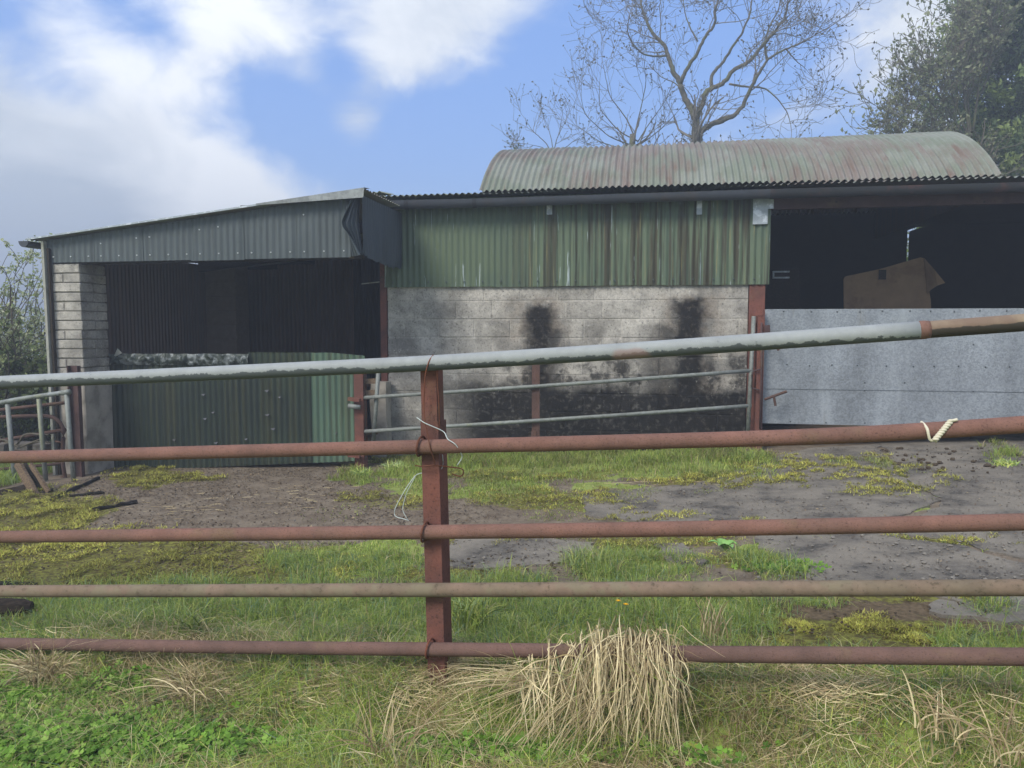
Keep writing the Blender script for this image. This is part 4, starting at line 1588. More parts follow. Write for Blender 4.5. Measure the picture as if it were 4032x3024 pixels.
    # white wire threads
    w = [onF(1641, 1644, -.02), onF(1670, 1665, -.03), onF(1732, 1691, -.01), onF(1752, 1702, .0), onF(1761, 1730, -.03), onF(1790, 1745, -.04), onF(1812, 1775, -.02), onF(1823, 1800, .0), on_(1800, 1832)]
    obj('white_wire', MB().tube(curve_w(w), .0022, 5), M['white_wire'], t, True)
    w = [onF(1742, 1790, .06), onF(1746, 1830, .07), onF(1738, 1855, .05), onF(1640, 1865, .05), onF(1600, 1920, .03), onF(1555, 2000, .02), onF(1550, 2035, .02), onF(1580, 2040, .02), onF(1610, 2050, .02)]
    obj('white_wire', MB().tube(curve_w(w), .0018, 5), M['white_wire'], t, True)
    w = [onF(1636, 1875, .06), onF(1600, 1940, .04), onF(1582, 2010, .03), onF(1606, 2046, .03)]
    obj('white_wire', MB().tube(curve_w(w), .0015, 5), M['white_wire'], t, True)


def on_(px, py):
    return onF(px, py, .0)


def curve_w(pts, n=None):
    W = np.array(pts)
    n = n or len(W) * 4
    d = np.concatenate([[0], np.cumsum(np.linalg.norm(np.diff(W, axis=0), axis=1) + 1e-6)])
    t = np.linspace(0, d[-1], n)
    P = np.stack([np.interp(t, d, W[:, i]) for i in range(3)], -1)
    for _ in range(2):
        P[1:-1] = (P[:-2] + P[1:-1] * 2 + P[2:]) / 4
    return P


make_fence()


def make_rope():
    c0 = onF(3642, 1672, -.01)
    hang = curve_w([onF(3628, 1662, .02), onF(3640, 1672, -.012), onF(3652, 1690, -.034), onF(3656, 1712, -.040), onF(3660, 1732, -.036), onF(3672, 1737, -.034), onF(3690, 1728, -.036)], 26)
    t = tag(empty('rope', hang.min(0)), 'short off-white rope twisted round the second rail', 'rope')
    obj('loop', MB().tube(hang, .0052, 7), M['rope'], t, True)
    a, b = onF(3680, 1734, -.042), onF(3744, 1658, -.022)
    n = 60
    s = np.linspace(0, 1, n)
    ax = a + (b - a) * s[:, None]
    d = (b - a) / np.linalg.norm(b - a)
    u = np.cross(d, [FNRM[0], FNRM[1], 0]); u /= np.linalg.norm(u)
    v = np.cross(d, u)
    for k in range(2):
        ph = s * 2 * math.pi * 4.2 + k * math.pi
        P = ax + .0052 * (np.cos(ph)[:, None] * u + np.sin(ph)[:, None] * v)
        if k == 0:
            P = np.concatenate([P, curve_w([P[-1], onF(3752, 1656, -.02), onF(3770, 1652, -.02)], 8)[1:]])
        obj('strand', MB().tube(P, .0055, 7), M['rope'], t, True)


make_rope()

# ------------------------------------------------------------------ hurdle and old gate by the pillar
def make_left_gates():
    Y = 7.45
    o = lambda px, py, d=0: onY(px, py, Y + d)
    b = o(150, 1900)
    t = tag(empty('cattle_hurdle', (b[0], Y, float(gz(b[0], Y)))), 'galvanised tubular cattle hurdle leaning beside the block pillar', 'hurdle')
    obj('rail', MB().tube(curve_w([o(-260, 1652), o(-100, 1612), o(0, 1584), o(120, 1564), o(272, 1543)], 14), .026, 10), M['galv_lichen'], t, True)
    obj('end_cap', MB().tube([o(245, 1547, -.005), o(275, 1543, -.005)], .031, 10), M['galv_lichen'], t, True)
    for a, c in (((30, 1592), (62, 1925)), ((153, 1570), (183, 1920)), ((262, 1548), (292, 1915)), ((-90, 1612), (-60, 1930)), ((-210, 1640), (-180, 1940))):
        obj('upright', MB().tube([o(*a), o((a[0] + c[0]) / 2 - 1, (a[1] + c[1]) / 2), o(*c)], .026, 10), M['galv_lichen'], t, True)
    Y2 = 7.66
    q = lambda px, py, d=0: onY(px, py, Y2 + d)
    b = q(150, 1900)
    g = tag(empty('old_gate', (b[0], Y2, float(gz(b[0], Y2)))), 'rust-brown round-cornered tube gate behind the galvanised hurdle', 'gate')
    obj('frame', MB().tube(curve_w([q(-300, 1640), q(0, 1642), q(150, 1637), q(205, 1638), q(236, 1656), q(252, 1682), q(250, 1740), q(244, 1790), q(250, 1850), q(262, 1905)], 40), .022, 9), M['rust_gate'], g, True)
    obj('rail', MB().tube([q(-300, 1640, .02), q(0, 1614, .02), q(255, 1586, .02)], .020, 8), M['rust_gate'], g, True)
    obj('rail', MB().tube([q(-300, 1775, .02), q(0, 1735, .02), q(258, 1692, .02)], .022, 8), M['rust_gate'], g, True)
    obj('rail', MB().tube([q(-300, 1860, .02), q(0, 1848, .02), q(240, 1825, .02)], .018, 8), M['rust_gate'], g, True)
    obj('brace', MB().tube([q(120, 1925, .02), q(248, 1878, .02)], .014, 8), M['rust_gate'], g, True)
    obj('lug', MB().tube([q(218, 1738), q(244, 1742)], .010, 6), M['rust_gate'], g, True)
    # dead briar twisted through it
    w = [q(-40, 1722, -.1), q(30, 1735, -.1), q(55, 1752, -.08), q(75, 1745, -.15), q(90, 1712, -.16), q(120, 1706, -.15), q(160, 1712, -.2), q(192, 1712, -.18)]
    mb = MB().tube(curve_w(w), .011, 6)
    mb.tube(curve_w([q(20, 1740, -.1), q(80, 1760, -.12), q(150, 1738, -.1), q(200, 1742, -.08)]), .009, 6)
    mb.tube(curve_w([q(70, 1765, -.14), q(110, 1748, -.16), q(170, 1725, -.16)]), .010, 6)
    tag(obj('dead_vine', mb, M['twig_dark'], None, True), 'grey dead vine twisted through the hurdle bars', 'vine')
    # brown channel post
    a = onY(298, 1880, 7.74)
    zb = float(gz(a[0], 7.74))
    zt = zof(298, 1440, 7.74)
    xa, xb = onY(279, 1600, 7.74)[0], onY(320, 1600, 7.74)[0]
    mb = MB().box((xa, 7.745, zb - .2), (xb, 7.755, zt)).box((xa, 7.70, zb - .2), (xa + .012, 7.7445, zt)).box((xb - .012, 7.70, zb - .2), (xb, 7.7445, zt))
    tag(obj('channel_post', mb, M['rust_beam']), 'rust-brown steel channel post in front of the block pillar', 'post')


make_left_gates()


def make_debris():
    def plank(label, a, b, w, h, mat, ya, yb, up=(0, 0, 1), name='plank', seed=0):
        rr = random.Random(seed + int(a[0]) + 7 * int(b[1]))
        p, q = onY(a[0], a[1], ya), onY(b[0], b[1], yb)
        n = 5
        P = [p + (q - p) * i / n for i in range(n + 1)]
        d = (q - p) / np.linalg.norm(q - p)
        s = np.cross(d, np.array(up, float)); s /= np.linalg.norm(s)
        u = np.cross(s, d)
        v, f = [], []
        for i, c in enumerate(P):
            for x, y in ((-1, -1), (1, -1), (1, 1), (-1, 1)):
                v.append(c + s * w / 2 * x * rr.uniform(.9, 1.05) + u * h / 2 * y * rr.uniform(.85, 1.08))
            if i:
                k = (i - 1) * 4
                f += [(k + j, k + (j + 1) % 4, k + 4 + (j + 1) % 4, k + 4 + j) for j in range(4)]
        f += [(3, 2, 1, 0), tuple(4 * n + j for j in range(4))]
        tag(obj(name, MB().add(v, f), M[mat]), label, 'plank', 'broken timber by the hurdle')
    plank('broad dark board sloping down beside the galvanised hurdle', (-60, 1965), (128, 1925), .05, .12, 'dark_wood', 6.9, 6.9)
    plank('weathered pale board propped at a steep angle against the hurdle', (68, 1822), (150, 1968), .10, .035, 'old_wood', 6.95, 6.8, (0, 1, .2))
    plank('thin grey slat propped across the second hurdle upright', (120, 1828), (192, 1938), .05, .025, 'old_wood', 6.95, 6.85, (0, 1, .2))
    plank('thick brown board lying behind the propped pale board', (95, 1830), (165, 1945), .07, .03, 'dark_wood', 7.05, 6.92, (0, 1, .2))
    plank('grey broken board sticking up at the picture edge', (-40, 1920), (40, 2010), .10, .035, 'dark_wood', 6.75, 6.7, (0, 1, .2))
    plank('mossy square beam end lying under the boards', (40, 1985), (195, 1950), .12, .13, 'dark_wood', 6.9, 6.9)
    plank('pale flat timber half sunk in moss by the channel post', (195, 1935), (300, 1915), .12, .06, 'old_wood', 7.3, 7.35)
    plank('short split stake standing at the end of the beam', (124, 1952), (142, 1990), .035, .03, 'old_wood', 6.8, 6.78, (0, 1, .2))
    for lab, a, b, r in (('long black stick lying from the moss to the pillar foot', (200, 1972), (388, 1888), .022), ('short black stick on moss below the long stick', (275, 1957), (410, 1946), .016), ('charred stick lying alone on the bare brown ground', (368, 2013), (540, 1982), .020)):
        p, q = ong(*a), ong(*b)
        n = 8
        P = np.array([p + (q - p) * i / n for i in range(n + 1)])
        P[:, 2] += r * .8
        P[1:-1] += RNG.normal(0, .006, (n - 1, 3))
        rad = r * (1 + .25 * RNG.normal(size=n + 1)).clip(.6, 1.3)
        tag(obj('stick', MB().tube(P, rad, 6), M['black_wood']), lab, 'stick', 'charred sticks')
    # weathered log at the left edge behind the fourth rail
    p, q = ong(-120, 2440), ong(128, 2420)
    P = np.array([p + (q - p) * t for t in np.linspace(0, 1, 8)])
    P[:, 2] += .045
    rad = np.array([.07, .07, .068, .066, .062, .056, .05, .03])
    t = tag(empty('log', P.mean(0) - np.array([0, 0, .1])), 'rotting split log lying in grass at the left edge', 'log')
    obj('trunk', MB().tube(P, rad, 9), M['dark_wood'], t)
    obj('splinter', MB().beam(P[1] + np.array([0, -.1, -.04]), P[-1] + np.array([-.05, -.07, -.035]), .05, .018), M['old_wood'], t)
    p, q = ong(-90, 2304), ong(140, 2310)
    tag(obj('plank', MB().beam(p + np.array([0, 0, .01]), q + np.array([0, 0, .004]), .05, .03), M['black_wood']), 'black board lying in moss at the left edge above the fourth rail', 'plank')


make_debris()

# ------------------------------------------------------------------ ground cover
GC = 1.28 * np.array([lin(*c)[:3] for c in ((128, 150, 66), (148, 164, 80), (112, 132, 60), (170, 174, 98), (134, 152, 104))])
SC = np.array([lin(*c)[:3] for c in ((186, 170, 130), (164, 146, 108), (204, 190, 150), (138, 120, 90))])
MC = np.array([lin(*c)[:3] for c in ((160, 160, 78), (140, 140, 66), (178, 174, 90), (112, 108, 56), (118, 100, 64))])


def sample(n, x0, x1, y0, y1):
    x = RNG.uniform(x0, x1, n)
    y = RNG.uniform(y0, y1, n)
    return x, y


def pick(T, n, p=None):
    c = T[RNG.choice(len(T), n, p=p)]
    return np.clip(c * RNG.uniform(.75, 1.25, (n, 1)), 0, 1)


def clump(x, y, s, k):
    return vnoise(x * s, y * s, k, 3)


def make_grass():
    parts = []
    # near lawn and verge
    x, y = sample(400000, -4.4, 3.2, 1.55, 4.9)
    x2, y2 = sample(240000, -3.4, 2.4, 1.7, 3.9)
    f2 = fdist(x2, y2)
    x2, y2 = x2[f2 < .12], y2[f2 < .12]
    x, y = np.concatenate([x, x2]), np.concatenate([y, y2])
    g, co, mo = cover(x, y)
    fd = fdist(x, y)
    u, v, d = proj(np.stack([x, y, gz(x, y)], 1))
    cl = clump(x, y, 2.2, 81)
    keep = (RNG.random(len(x)) < g * (.35 + .9 * cl) * np.clip(1.5 - d / 7, .3, 1)) & (u > -1100) & (u < 5100) & (v < 3500)
    hole = (((x - .27) / .20) ** 2 + ((fd + .06) / .06) ** 2) < .8
    keep &= ~hole
    clov = smooth(1150, 700, u) * smooth(2740, 2840, v) * smooth(.35, .55, clump(x, y, 3, 88) + .12)
    keep &= RNG.random(len(x)) > .88 * clov
    x, y, fd, cl, u, v = x[keep], y[keep], fd[keep], cl[keep], u[keep], v[keep]
    n = len(x)
    P = np.stack([x, y, gz(x, y) - .005], 1)
    tall = clump(x, y, 1.3, 83)
    H = (.03 + .13 * tall * smooth(.25, .6, clump(x, y, 4.5, 86))) * RNG.uniform(.4, 1.5, n)
    verge = smooth(.25, -.05, fd)
    H = H * (1 + .15 * verge)
    pb = onF(1715, 2700, .0)
    H = H * (1 - .72 * np.exp(-((((x - pb[0]) / .22) ** 2 + ((y - pb[1] + .08) / .16) ** 2) ** 2)))
    col = pick(GC, n)
    hue = clump(x, y, 1.1, 85)
    col = col * (1 - .22 * np.maximum(0, hue - .5)[:, None]) + .18 * np.maximum(0, .55 - hue)[:, None] * np.array([.5, .48, .05])
    col = np.clip(col * (1 + .30 * verge)[:, None], 0, .9)
    dry = RNG.random(n) < (.05 + .42 * verge * smooth(.45, .65, clump(x, y, 2.6, 84)))
    col[dry] = pick(SC, dry.sum()) * 1.05
    bl = RNG.random(n) < .08
    col[bl] = np.array(lin(120, 148, 118)[:3]) * RNG.uniform(.8, 1.2, (bl.sum(), 1))
    parts.append(blades(P, H, RNG.uniform(.0018, .0050, n) * np.where(RNG.random(n) < .12, 1.9, 1), RNG.uniform(0, 2 * math.pi, n), RNG.uniform(.1, 1.7, n), col))
    # dead thatch among the verge grass
    x, y = sample(85000, -3.4, 2.4, 1.7, 3.9)
    fd = fdist(x, y)
    keep = RNG.random(len(x)) < smooth(.38, .05, fd) * smooth(.36, .64, clump(x, y, 2.3, 84) * .7 + clump(x, y, 7, 87) * .3) * .75
    x, y = x[keep], y[keep]
    n = len(x)
    parts.append(blades(np.stack([x, y, gz(x, y)], 1), RNG.uniform(.06, .20, n), RNG.uniform(.0018, .0036, n), RNG.uniform(0, 6.28, n), RNG.uniform(.6, 2.4, n), np.clip(pick(SC, n) * 1.25, 0, .9), 3))
    # yard and wall-foot grass
    x, y = sample(300000, -6.2, 5.5, 4.6, 9.25)
    g, co, mo = cover(x, y)
    cl = clump(x, y, 2.0, 81)
    keep = RNG.random(len(x)) < np.clip(g - .2, 0, 1) * (.15 + 1.0 * smooth(.3, .62, cl)) * .85
    x, y, g = x[keep], y[keep], g[keep]
    n = len(x)
    P = np.stack([x, y, gz(x, y) - .005], 1)
    foot = smooth(7.0, 8.3, y)
    H = (.018 + .055 * g * clump(x, y, 1.6, 83) + .07 * foot * g) * RNG.uniform(.5, 1.35, n)
    col = pick(GC, n, [.3, .3, .15, .2, .05])
    dull = smooth(.42, .62, clump(x, y, 2.6, 89))[:, None]
    col = col * (1 - .38 * dull) + .10 * dull * np.array([.5, .36, .16])
    dry = RNG.random(n) < .10
    col[dry] = pick(SC, dry.sum()) * .85
    parts.append(blades(P, H, RNG.uniform(.004, .008, n), RNG.uniform(0, 2 * math.pi, n), RNG.uniform(.2, 1.3, n), col))
    # left paddock strip beyond the shed
    x, y = sample(60000, -12, -6.9, 6.2, 12)
    keep = (x < -7.02) | (y < 7.6)
    x, y = x[keep], y[keep]
    n = len(x)
    P = np.stack([x, y, gz(x, y) - .005], 1)
    parts.append(blades(P, RNG.uniform(.06, .22, n), RNG.uniform(.006, .012, n), RNG.uniform(0, 6.28, n), RNG.uniform(.2, 1.1, n), pick(GC, n)))
    V, i, nper, c = join(parts)
    tag(bulk('grass', V, i, nper, M['grass'], c, kind='stuff'), 'green grass over the verge, the yard edges and the wall foot', 'grass')


def make_moss():
    parts = []
    x, y = sample(620000, -6.6, 3.4, 3.3, 9.0)
    x2, y2 = sample(160000, -.5, 2.6, 3.2, 4.4)
    x, y = np.concatenate([x, x2]), np.concatenate([y, y2])
    g, co, mo = cover(x, y)
    cl = clump(x, y, 8.0, 91)
    cl2 = clump(x, y, 2.4, 94)
    keep = RNG.random(len(x)) < np.clip(mo - .1, 0, 1) * smooth(.44, .55, cl * .65 + cl2 * .35) * 1.2
    x, y, cl = x[keep], y[keep], cl[keep]
    n = len(x)
    hump = smooth(.38, .72, cl)
    P = np.stack([x, y, gz(x, y) - .006 + .036 * hump * np.clip(np.hypot(x, y) / 7.0, .35, 1)], 1)
    H = (.010 + .020 * hump) * RNG.uniform(.5, 1.6, n)
    br = smooth(.3, .7, clump(x, y, 1.6, 93) * .6 + clump(x, y, 12, 95) * .4)[:, None]
    col = np.clip(pick(MC, n, [.28, .24, .18, .16, .14]) * (.75 + .8 * br) * (.7 + .6 * hump)[:, None], 0, .8)
    near = np.clip(np.hypot(x, y) / 7.0, .3, 1.0)
    parts.append(blades(P, H * near, RNG.uniform(.006, .013, n) * near, RNG.uniform(0, 6.28, n), RNG.uniform(.3, 1.4, n), col, 1))
    V, i, nper, c = join(parts)
    tag(bulk('moss', V, i, nper, M['grass'], c, kind='stuff'), 'yellow-green moss creeping over the old concrete yard', 'moss')


def strips(lines, wid, cols):
    """flat ribbons along polylines: lines (n,k,3)"""
    n, k = lines.shape[:2]
    t = np.gradient(lines, axis=1)
    view = lines - CAM
    side = np.cross(t, view)
    rnd = RNG.normal(size=(n, 1, 3)) * .35
    side = side / (np.linalg.norm(side, axis=2, keepdims=True) + 1e-9) + rnd
    side /= np.linalg.norm(side, axis=2, keepdims=True)
    tap = np.interp(np.linspace(0, 1, k), [0, .15, .7, 1], [.7, 1, .85, .2])[None, :, None]
    w = wid[:, None, None] * tap / 2
    V = np.stack([lines - side * w, lines + side * w], 2).reshape(-1, 3)
    base = (np.arange(n) * 2 * k)[:, None, None]
    j = np.arange(k - 1)[None, :, None]
    idx = (base + 2 * j + np.array([0, 1, 3, 2])[None, None]).reshape(-1)
    return V, idx, np.full(n * (k - 1), 4), np.repeat(cols, 2 * k, axis=0)


def make_straw():
    parts = []
    # litter lying flat: verge thatch and yard scatter
    x, y = sample(9000, -3.4, 2.3, 1.9, 3.75)
    fd = fdist(x, y)
    w = smooth(.30, .0, fd) * smooth(.40, .62, clump(x, y, 2.0, 101)) * smooth(-.75, -.3, fd)
    keep = RNG.random(len(x)) < np.clip(w * 1.1, 0, 1)
    x, y = x[keep], y[keep]
    # named patches: (px, py, spread x, spread y, count, length)
    xs, ys, ln = [x], [y], [RNG.uniform(.06, .22, len(x))]
    for px, py, sx, sy, c, L in ((3000, 1860, 200, 14, 90, .18), (2700, 1905, 250, 9, 80, .16), (3240, 1880, 160, 18, 50, .22), (2450, 1950, 150, 10, 30, .14), (3250, 1790, 160, 14, 25, .2), (1150, 1960, 420, 60, 60, .10), (700, 2000, 300, 50, 50, .10), (1300, 1830, 200, 20, 20, .14),
                                 (2000, 2640, 260, 40, 240, .24), (1500, 2760, 330, 50, 170, .26), (3300, 2770, 300, 26, 260, .11), (3100, 2640, 250, 14, 100, .12), (250, 2660, 180, 40, 200, .22), (1350, 2690, 330, 45, 320, .20), (900, 2770, 300, 40, 220, .2), (1560, 2700, 160, 30, 200, .16), (2050, 2700, 260, 40, 200, .2), (700, 2720, 300, 50, 150, .2), (3500, 2690, 200, 20, 80, .12)):
        g = ongs(px + RNG.normal(size=c) * sx * .5, py + RNG.normal(size=c) * sy * .5)
        xs.append(g[:, 0]); ys.append(g[:, 1]); ln.append(L * RNG.uniform(.5, 1.6, c))
    x, y, L = np.concatenate(xs), np.concatenate(ys), np.concatenate(ln)
    n = len(x)
    a = RNG.normal(0, .55, n) + math.atan2(FDIR[1], FDIR[0]) + RNG.choice([0, math.pi], n)
    k = 5
    t = np.linspace(-.5, .5, k)
    bend = RNG.normal(0, .25, n)
    ang = a[:, None] + bend[:, None] * t[None]
    X = x[:, None] + np.cumsum(np.cos(ang), 1) * L[:, None] / k
    Y = y[:, None] + np.cumsum(np.sin(ang), 1) * L[:, None] / k
    fdq = fdist(X, Y)
    lift = RNG.uniform(.004, .05, n)[:, None] * smooth(.4, .1, fdq) + .012 + RNG.uniform(0, .05, n)[:, None] * (np.array([0, .2, .5, .8, 1])[None] ** 2) * smooth(.6, .2, fdq)
    lines = np.stack([X, Y, gz(X, Y) + lift], -1)
    parts.append(strips(lines, RNG.uniform(.0014, .0036, n), np.clip(pick(SC, n) * 1.2, 0, .95)))
    V, i, nper, c = join(parts)
    tag(bulk('straw_litter', V, i, nper, M['dry'], c, kind='stuff'), 'pale dead straw strewn on the verge and across the yard', 'straw')


def drape(n, px0, px1, topy, boty, off0, spread, k=14):
    """dead blades arching over the bottom rail and hanging in front of it"""
    L = np.zeros((n, k, 3))
    N = RNG.normal
    for i in range(n):
        b = RNG.beta(1.5, 1.15)
        px = px0 + (px1 - px0) * b
        ty = topy + abs(N()) * 55 - 25 - (60 if RNG.random() < .08 else 0) + 60 * (1 - math.sin(math.pi * np.clip((px - px0) / (px1 - px0), .12, .95)))
        by = boty - 60 + N() * 130 - 150 * abs((px - px0) / (px1 - px0) - .55)
        dx = N() * spread - 60 * max(0, .45 - b)
        if RNG.random() < .18:                                  # broken short
            by = ty + RNG.uniform(60, 200)
        kink = N() * 14
        ctl = [(px - dx * .12 + N() * 22, ty + 70 + RNG.uniform(0, 90), .07 + RNG.uniform(0, .07)), (px + N() * 8, ty, .02 + RNG.uniform(-.02, .04)), (px + dx * .15 + N() * 8, ty + 40, -.035 - RNG.uniform(0, .05)),
               (px + dx * .45 + kink, (ty + by) / 2 + N() * 25, -.055 - off0 - RNG.uniform(0, .08)), (px + dx * .75 + N() * 14, ty + (by - ty) * .78, -.07 - off0 - RNG.uniform(0, .08)), (px + dx, by, -.09 - off0 - RNG.uniform(0, .10))]
        L[i] = curve_w([onF(*c) for c in ctl], k)
    return L


def make_tussock():
    L = drape(210, 2190, 2690, 2500, 2920, 0, 55)
    L2 = drape(42, 1990, 2340, 2560, 2930, .02, 80)
    L3 = drape(70, 2300, 2670, 2460, 2740, .03, 50)
    L4 = drape(70, 2250, 2690, 2520, 2960, .08, 70)
    # fallen blades sweeping down and left from the clump's base
    M2 = np.zeros((60, 14, 3))
    for i in range(60):
        px, py = 2280 + RNG.normal() * 120, 2720 + RNG.normal() * 40
        ex, ey = px - RNG.uniform(60, 360), py + RNG.uniform(160, 400)
        M2[i] = curve_w([onF(px, py, -.06 + RNG.uniform(-.04, .04)), onF((px * 1.1 + ex * .9) / 2, py + (ey - py) * .32, -.16 + RNG.uniform(-.05, .03)), onF(ex, ey, -.26 + RNG.uniform(-.1, .03))], 14)
    M3 = np.zeros((45, 14, 3))
    for i in range(45):
        px, py = 2180 + RNG.normal() * 80, 2680 + RNG.normal() * 28
        ex, ey = px - RNG.uniform(200, 420), py + RNG.normal() * 60 + 20
        M3[i] = curve_w([onF(px, py, -.06 + RNG.uniform(-.03, .03)), onF((px + ex) / 2, (py + ey) / 2 - RNG.uniform(5, 35), -.09 + RNG.uniform(-.05, .03)), onF(ex, ey, -.10 + RNG.uniform(-.08, .05))], 14)
    A = np.concatenate([L, L2, L3, L4, M2, M3])
    base = ong(2350, 2740)
    t = tag(empty('dry_grass_tussock', base), 'bleached dead grass tussock flopped over the lowest rail', 'grass tussock')
    B = drape(100, 2150, 2690, 2470, 2970, .055, 70)
    B2 = drape(30, 1980, 2300, 2560, 2930, .05, 80)
    B = np.concatenate([B, B2])
    pa = strips(A, RNG.uniform(.0018, .0040, len(A)), pick(SC, len(A), [.34, .30, .10, .26]))
    pg = strips(drape(50, 2000, 2680, 2560, 2860, .03, 130), RNG.uniform(.002, .0045, 50), pick(GC, 50) * .8)
    pb = strips(B, RNG.uniform(.0035, .0062, len(B)), np.clip(pick(SC, len(B), [.4, .05, .55, .0]) * 1.3, 0, .95))
    V, i, n, c = join([pa, pb, pg])
    bulk('blades', V, i, n, M['dry'], c, parent=t, kind='stuff')
    core = MB()
    th = np.linspace(0, 2 * math.pi, 14)[:-1]
    for px, py, r in ((2420, 2585, .06), (2500, 2580, .075), (2580, 2590, .07), (2480, 2640, .08)):
        cc = onF(px, py, .0 if py < 2640 else -.02)
        P, Q = np.meshgrid(np.linspace(-math.pi / 2, math.pi / 2, 7), np.linspace(0, 2 * math.pi, 11))
        rr = r * (.8 + .4 * vnoise(P * 3 + px, Q * 3, 5))
        core.grid(np.stack([cc[0] + rr * 1.3 * np.cos(P) * np.cos(Q), cc[1] + rr * .45 * np.cos(P) * np.sin(Q), cc[2] + rr * np.sin(P)], -1))
    obj('matted_core', core, M['soil_straw'], t, True)
    # standing straws in the foreground
    k = 10
    def tuft(name, label, px, py, n, h, fan, cols=SC, w=(.003, .007)):
        b = ong(px, py)
        A = np.zeros((n, k, 3))
        for i in range(n):
            r = b + np.array([RNG.normal() * .05, RNG.normal() * .04, -.01])
            an = RNG.uniform(0, 6.28)
            f = RNG.uniform(.1, fan)
            hh = h * RNG.uniform(.5, 1.1)
            s = np.linspace(0, 1, k)[:, None]
            A[i] = r + np.array([math.cos(an), math.sin(an), 0]) * f * hh * (s ** 1.8) + np.array([0, 0, 1]) * hh * (s - .45 * min(f, 1.3) * s ** 3)
        t = tag(empty(name, b), label, 'grass tussock')
        V, i, nn, c = strips(A, RNG.uniform(*w, n), pick(cols, n))
        bulk('blades', V, i, nn, M['dry'], c, parent=t, kind='stuff')
    tuft('dry_grass_tussock', 'fan of pale dead blades at the bottom edge below the fence post', 1530, 3040, 46, .36, 1.1)
    tuft('dry_grass_tussock', 'tan dead grass clump under the lowest rail at the far left', 190, 2690, 220, .24, 1.3)
    tuft('dry_grass_tussock', 'flattened tan dead grass under the lowest rail left of the post', 760, 2740, 150, .20, 1.6)
    tuft('dry_grass_tussock', 'small straw clump on the verge at the lower right', 3700, 2890, 34, .22, 1.3)
    tuft('dry_grass_tussock', 'thin bent straws at the bottom right corner', 3960, 2990, 16, .26, 1.3)
    tuft('dry_grass_tussock', 'straw stems standing just right of the flopped tussock', 2800, 2520, 26, .26, .5)
    tuft('rush_tuft', 'green rushy grass tuft behind the fence post', 1850, 2480, 160, .24, .9, GC * .8)
    tuft('rush_tuft', 'dark rushy grass tuft behind the fence on the left', 760, 2510, 120, .17, 1.0, GC * .62)
    tuft('rush_tuft', 'grass tuft at the foot of the rusty gate post by the tin gate', 1420, 1880, 110, .16, 1.0, GC, (.006, .011))
    tuft('rush_tuft', 'bright grass tuft on the bare yard near the right edge', 3960, 1835, 130, .09, 1.0, GC * 1.1, (.006, .011))
    tuft('rush_tuft', 'pale yellow grass tuft beside the foot of the fence post in the yard', 1560, 1850, 70, .14, 1.2, GC * 1.1 + .06, (.006, .010))


simple('soil_straw', lin(112, 92, 62), 0.95, 60, 0.5, 0.8, 0.02, spec=0.1)


def make_clover():
    """low broad-leaved ground cover, three lobes to a leaf"""
    parts = []
    Q, sz = [], []
    for px, py, sx, sy, c in ((260, 2900, 420, 110, 3600), (650, 2960, 360, 70, 900), (150, 2780, 260, 60, 500), (480, 2740, 120, 60, 330), (2350, 3010, 520, 40, 620), (1300, 2980, 420, 50, 450), (1750, 3000, 260, 40, 300)  , (3080, 2240, 130, 18, 120)):
        p = ongs(px + RNG.normal(size=c) * sx * .55, np.minimum(py + RNG.normal(size=c) * sy * .6, 3250))
        Q.append(p[(p[:, 2] > -1) & (p[:, 1] > 1.4)])
    Q = np.concatenate(Q)
    fd = fdist(Q[:, 0], Q[:, 1])
    n = len(Q)
    Q[:, 2] += RNG.uniform(.01, .075, n) * np.where(fd > .3, .4, 1.0)
    size = RNG.uniform(.012, .026, n)
    rot = RNG.uniform(0, 6.28, n)
    nrm = RNG.normal(0, .35, (n, 3)) + np.array([0, -.25, 1.0])
    nrm /= np.linalg.norm(nrm, axis=1, keepdims=True)
    e1 = np.cross(nrm, np.array([0.3, 1, 0])); e1 /= np.linalg.norm(e1, axis=1, keepdims=True)
    e2 = np.cross(nrm, e1)
    LC = np.array([lin(*c)[:3] for c in ((108, 148, 54), (124, 164, 62), (92, 128, 48), (146, 180, 80))])
    col = pick(LC, n)
    old = RNG.random(n) < .008
    col[old] = np.array(lin(170, 176, 80)[:3])
    for k in range(3):
        a = rot + k * 2.094
        d = e1 * np.cos(a)[:, None] + e2 * np.sin(a)[:, None]
        s = np.cross(nrm, d)
        z = size[:, None]
        lift = nrm * z * .25
        V = np.stack([Q, Q + d * z * .55 + s * z * .55, Q + d * z * 1.0 + s * z * .42 + lift, Q + d * z * .86 + lift * .5, Q + d * z * 1.0 - s * z * .42 + lift, Q + d * z * .55 - s * z * .55], 1).reshape(-1, 3)
        base = (np.arange(n) * 6)[:, None]
        idx = (base + np.array([0, 1, 2, 3, 0, 3, 4, 5])[None]).ravel()
        parts.append((V, idx, np.full(2 * n, 4), np.repeat(col * RNG.uniform(.92, 1.08, (n, 1)), 6, axis=0)))
    V, i, nper, c = join(parts)
    tag(bulk('clover_cover', V, i, nper, M['leaf'], c, kind='stuff'), 'low dark green clover-like leaves covering the verge', 'ground cover')


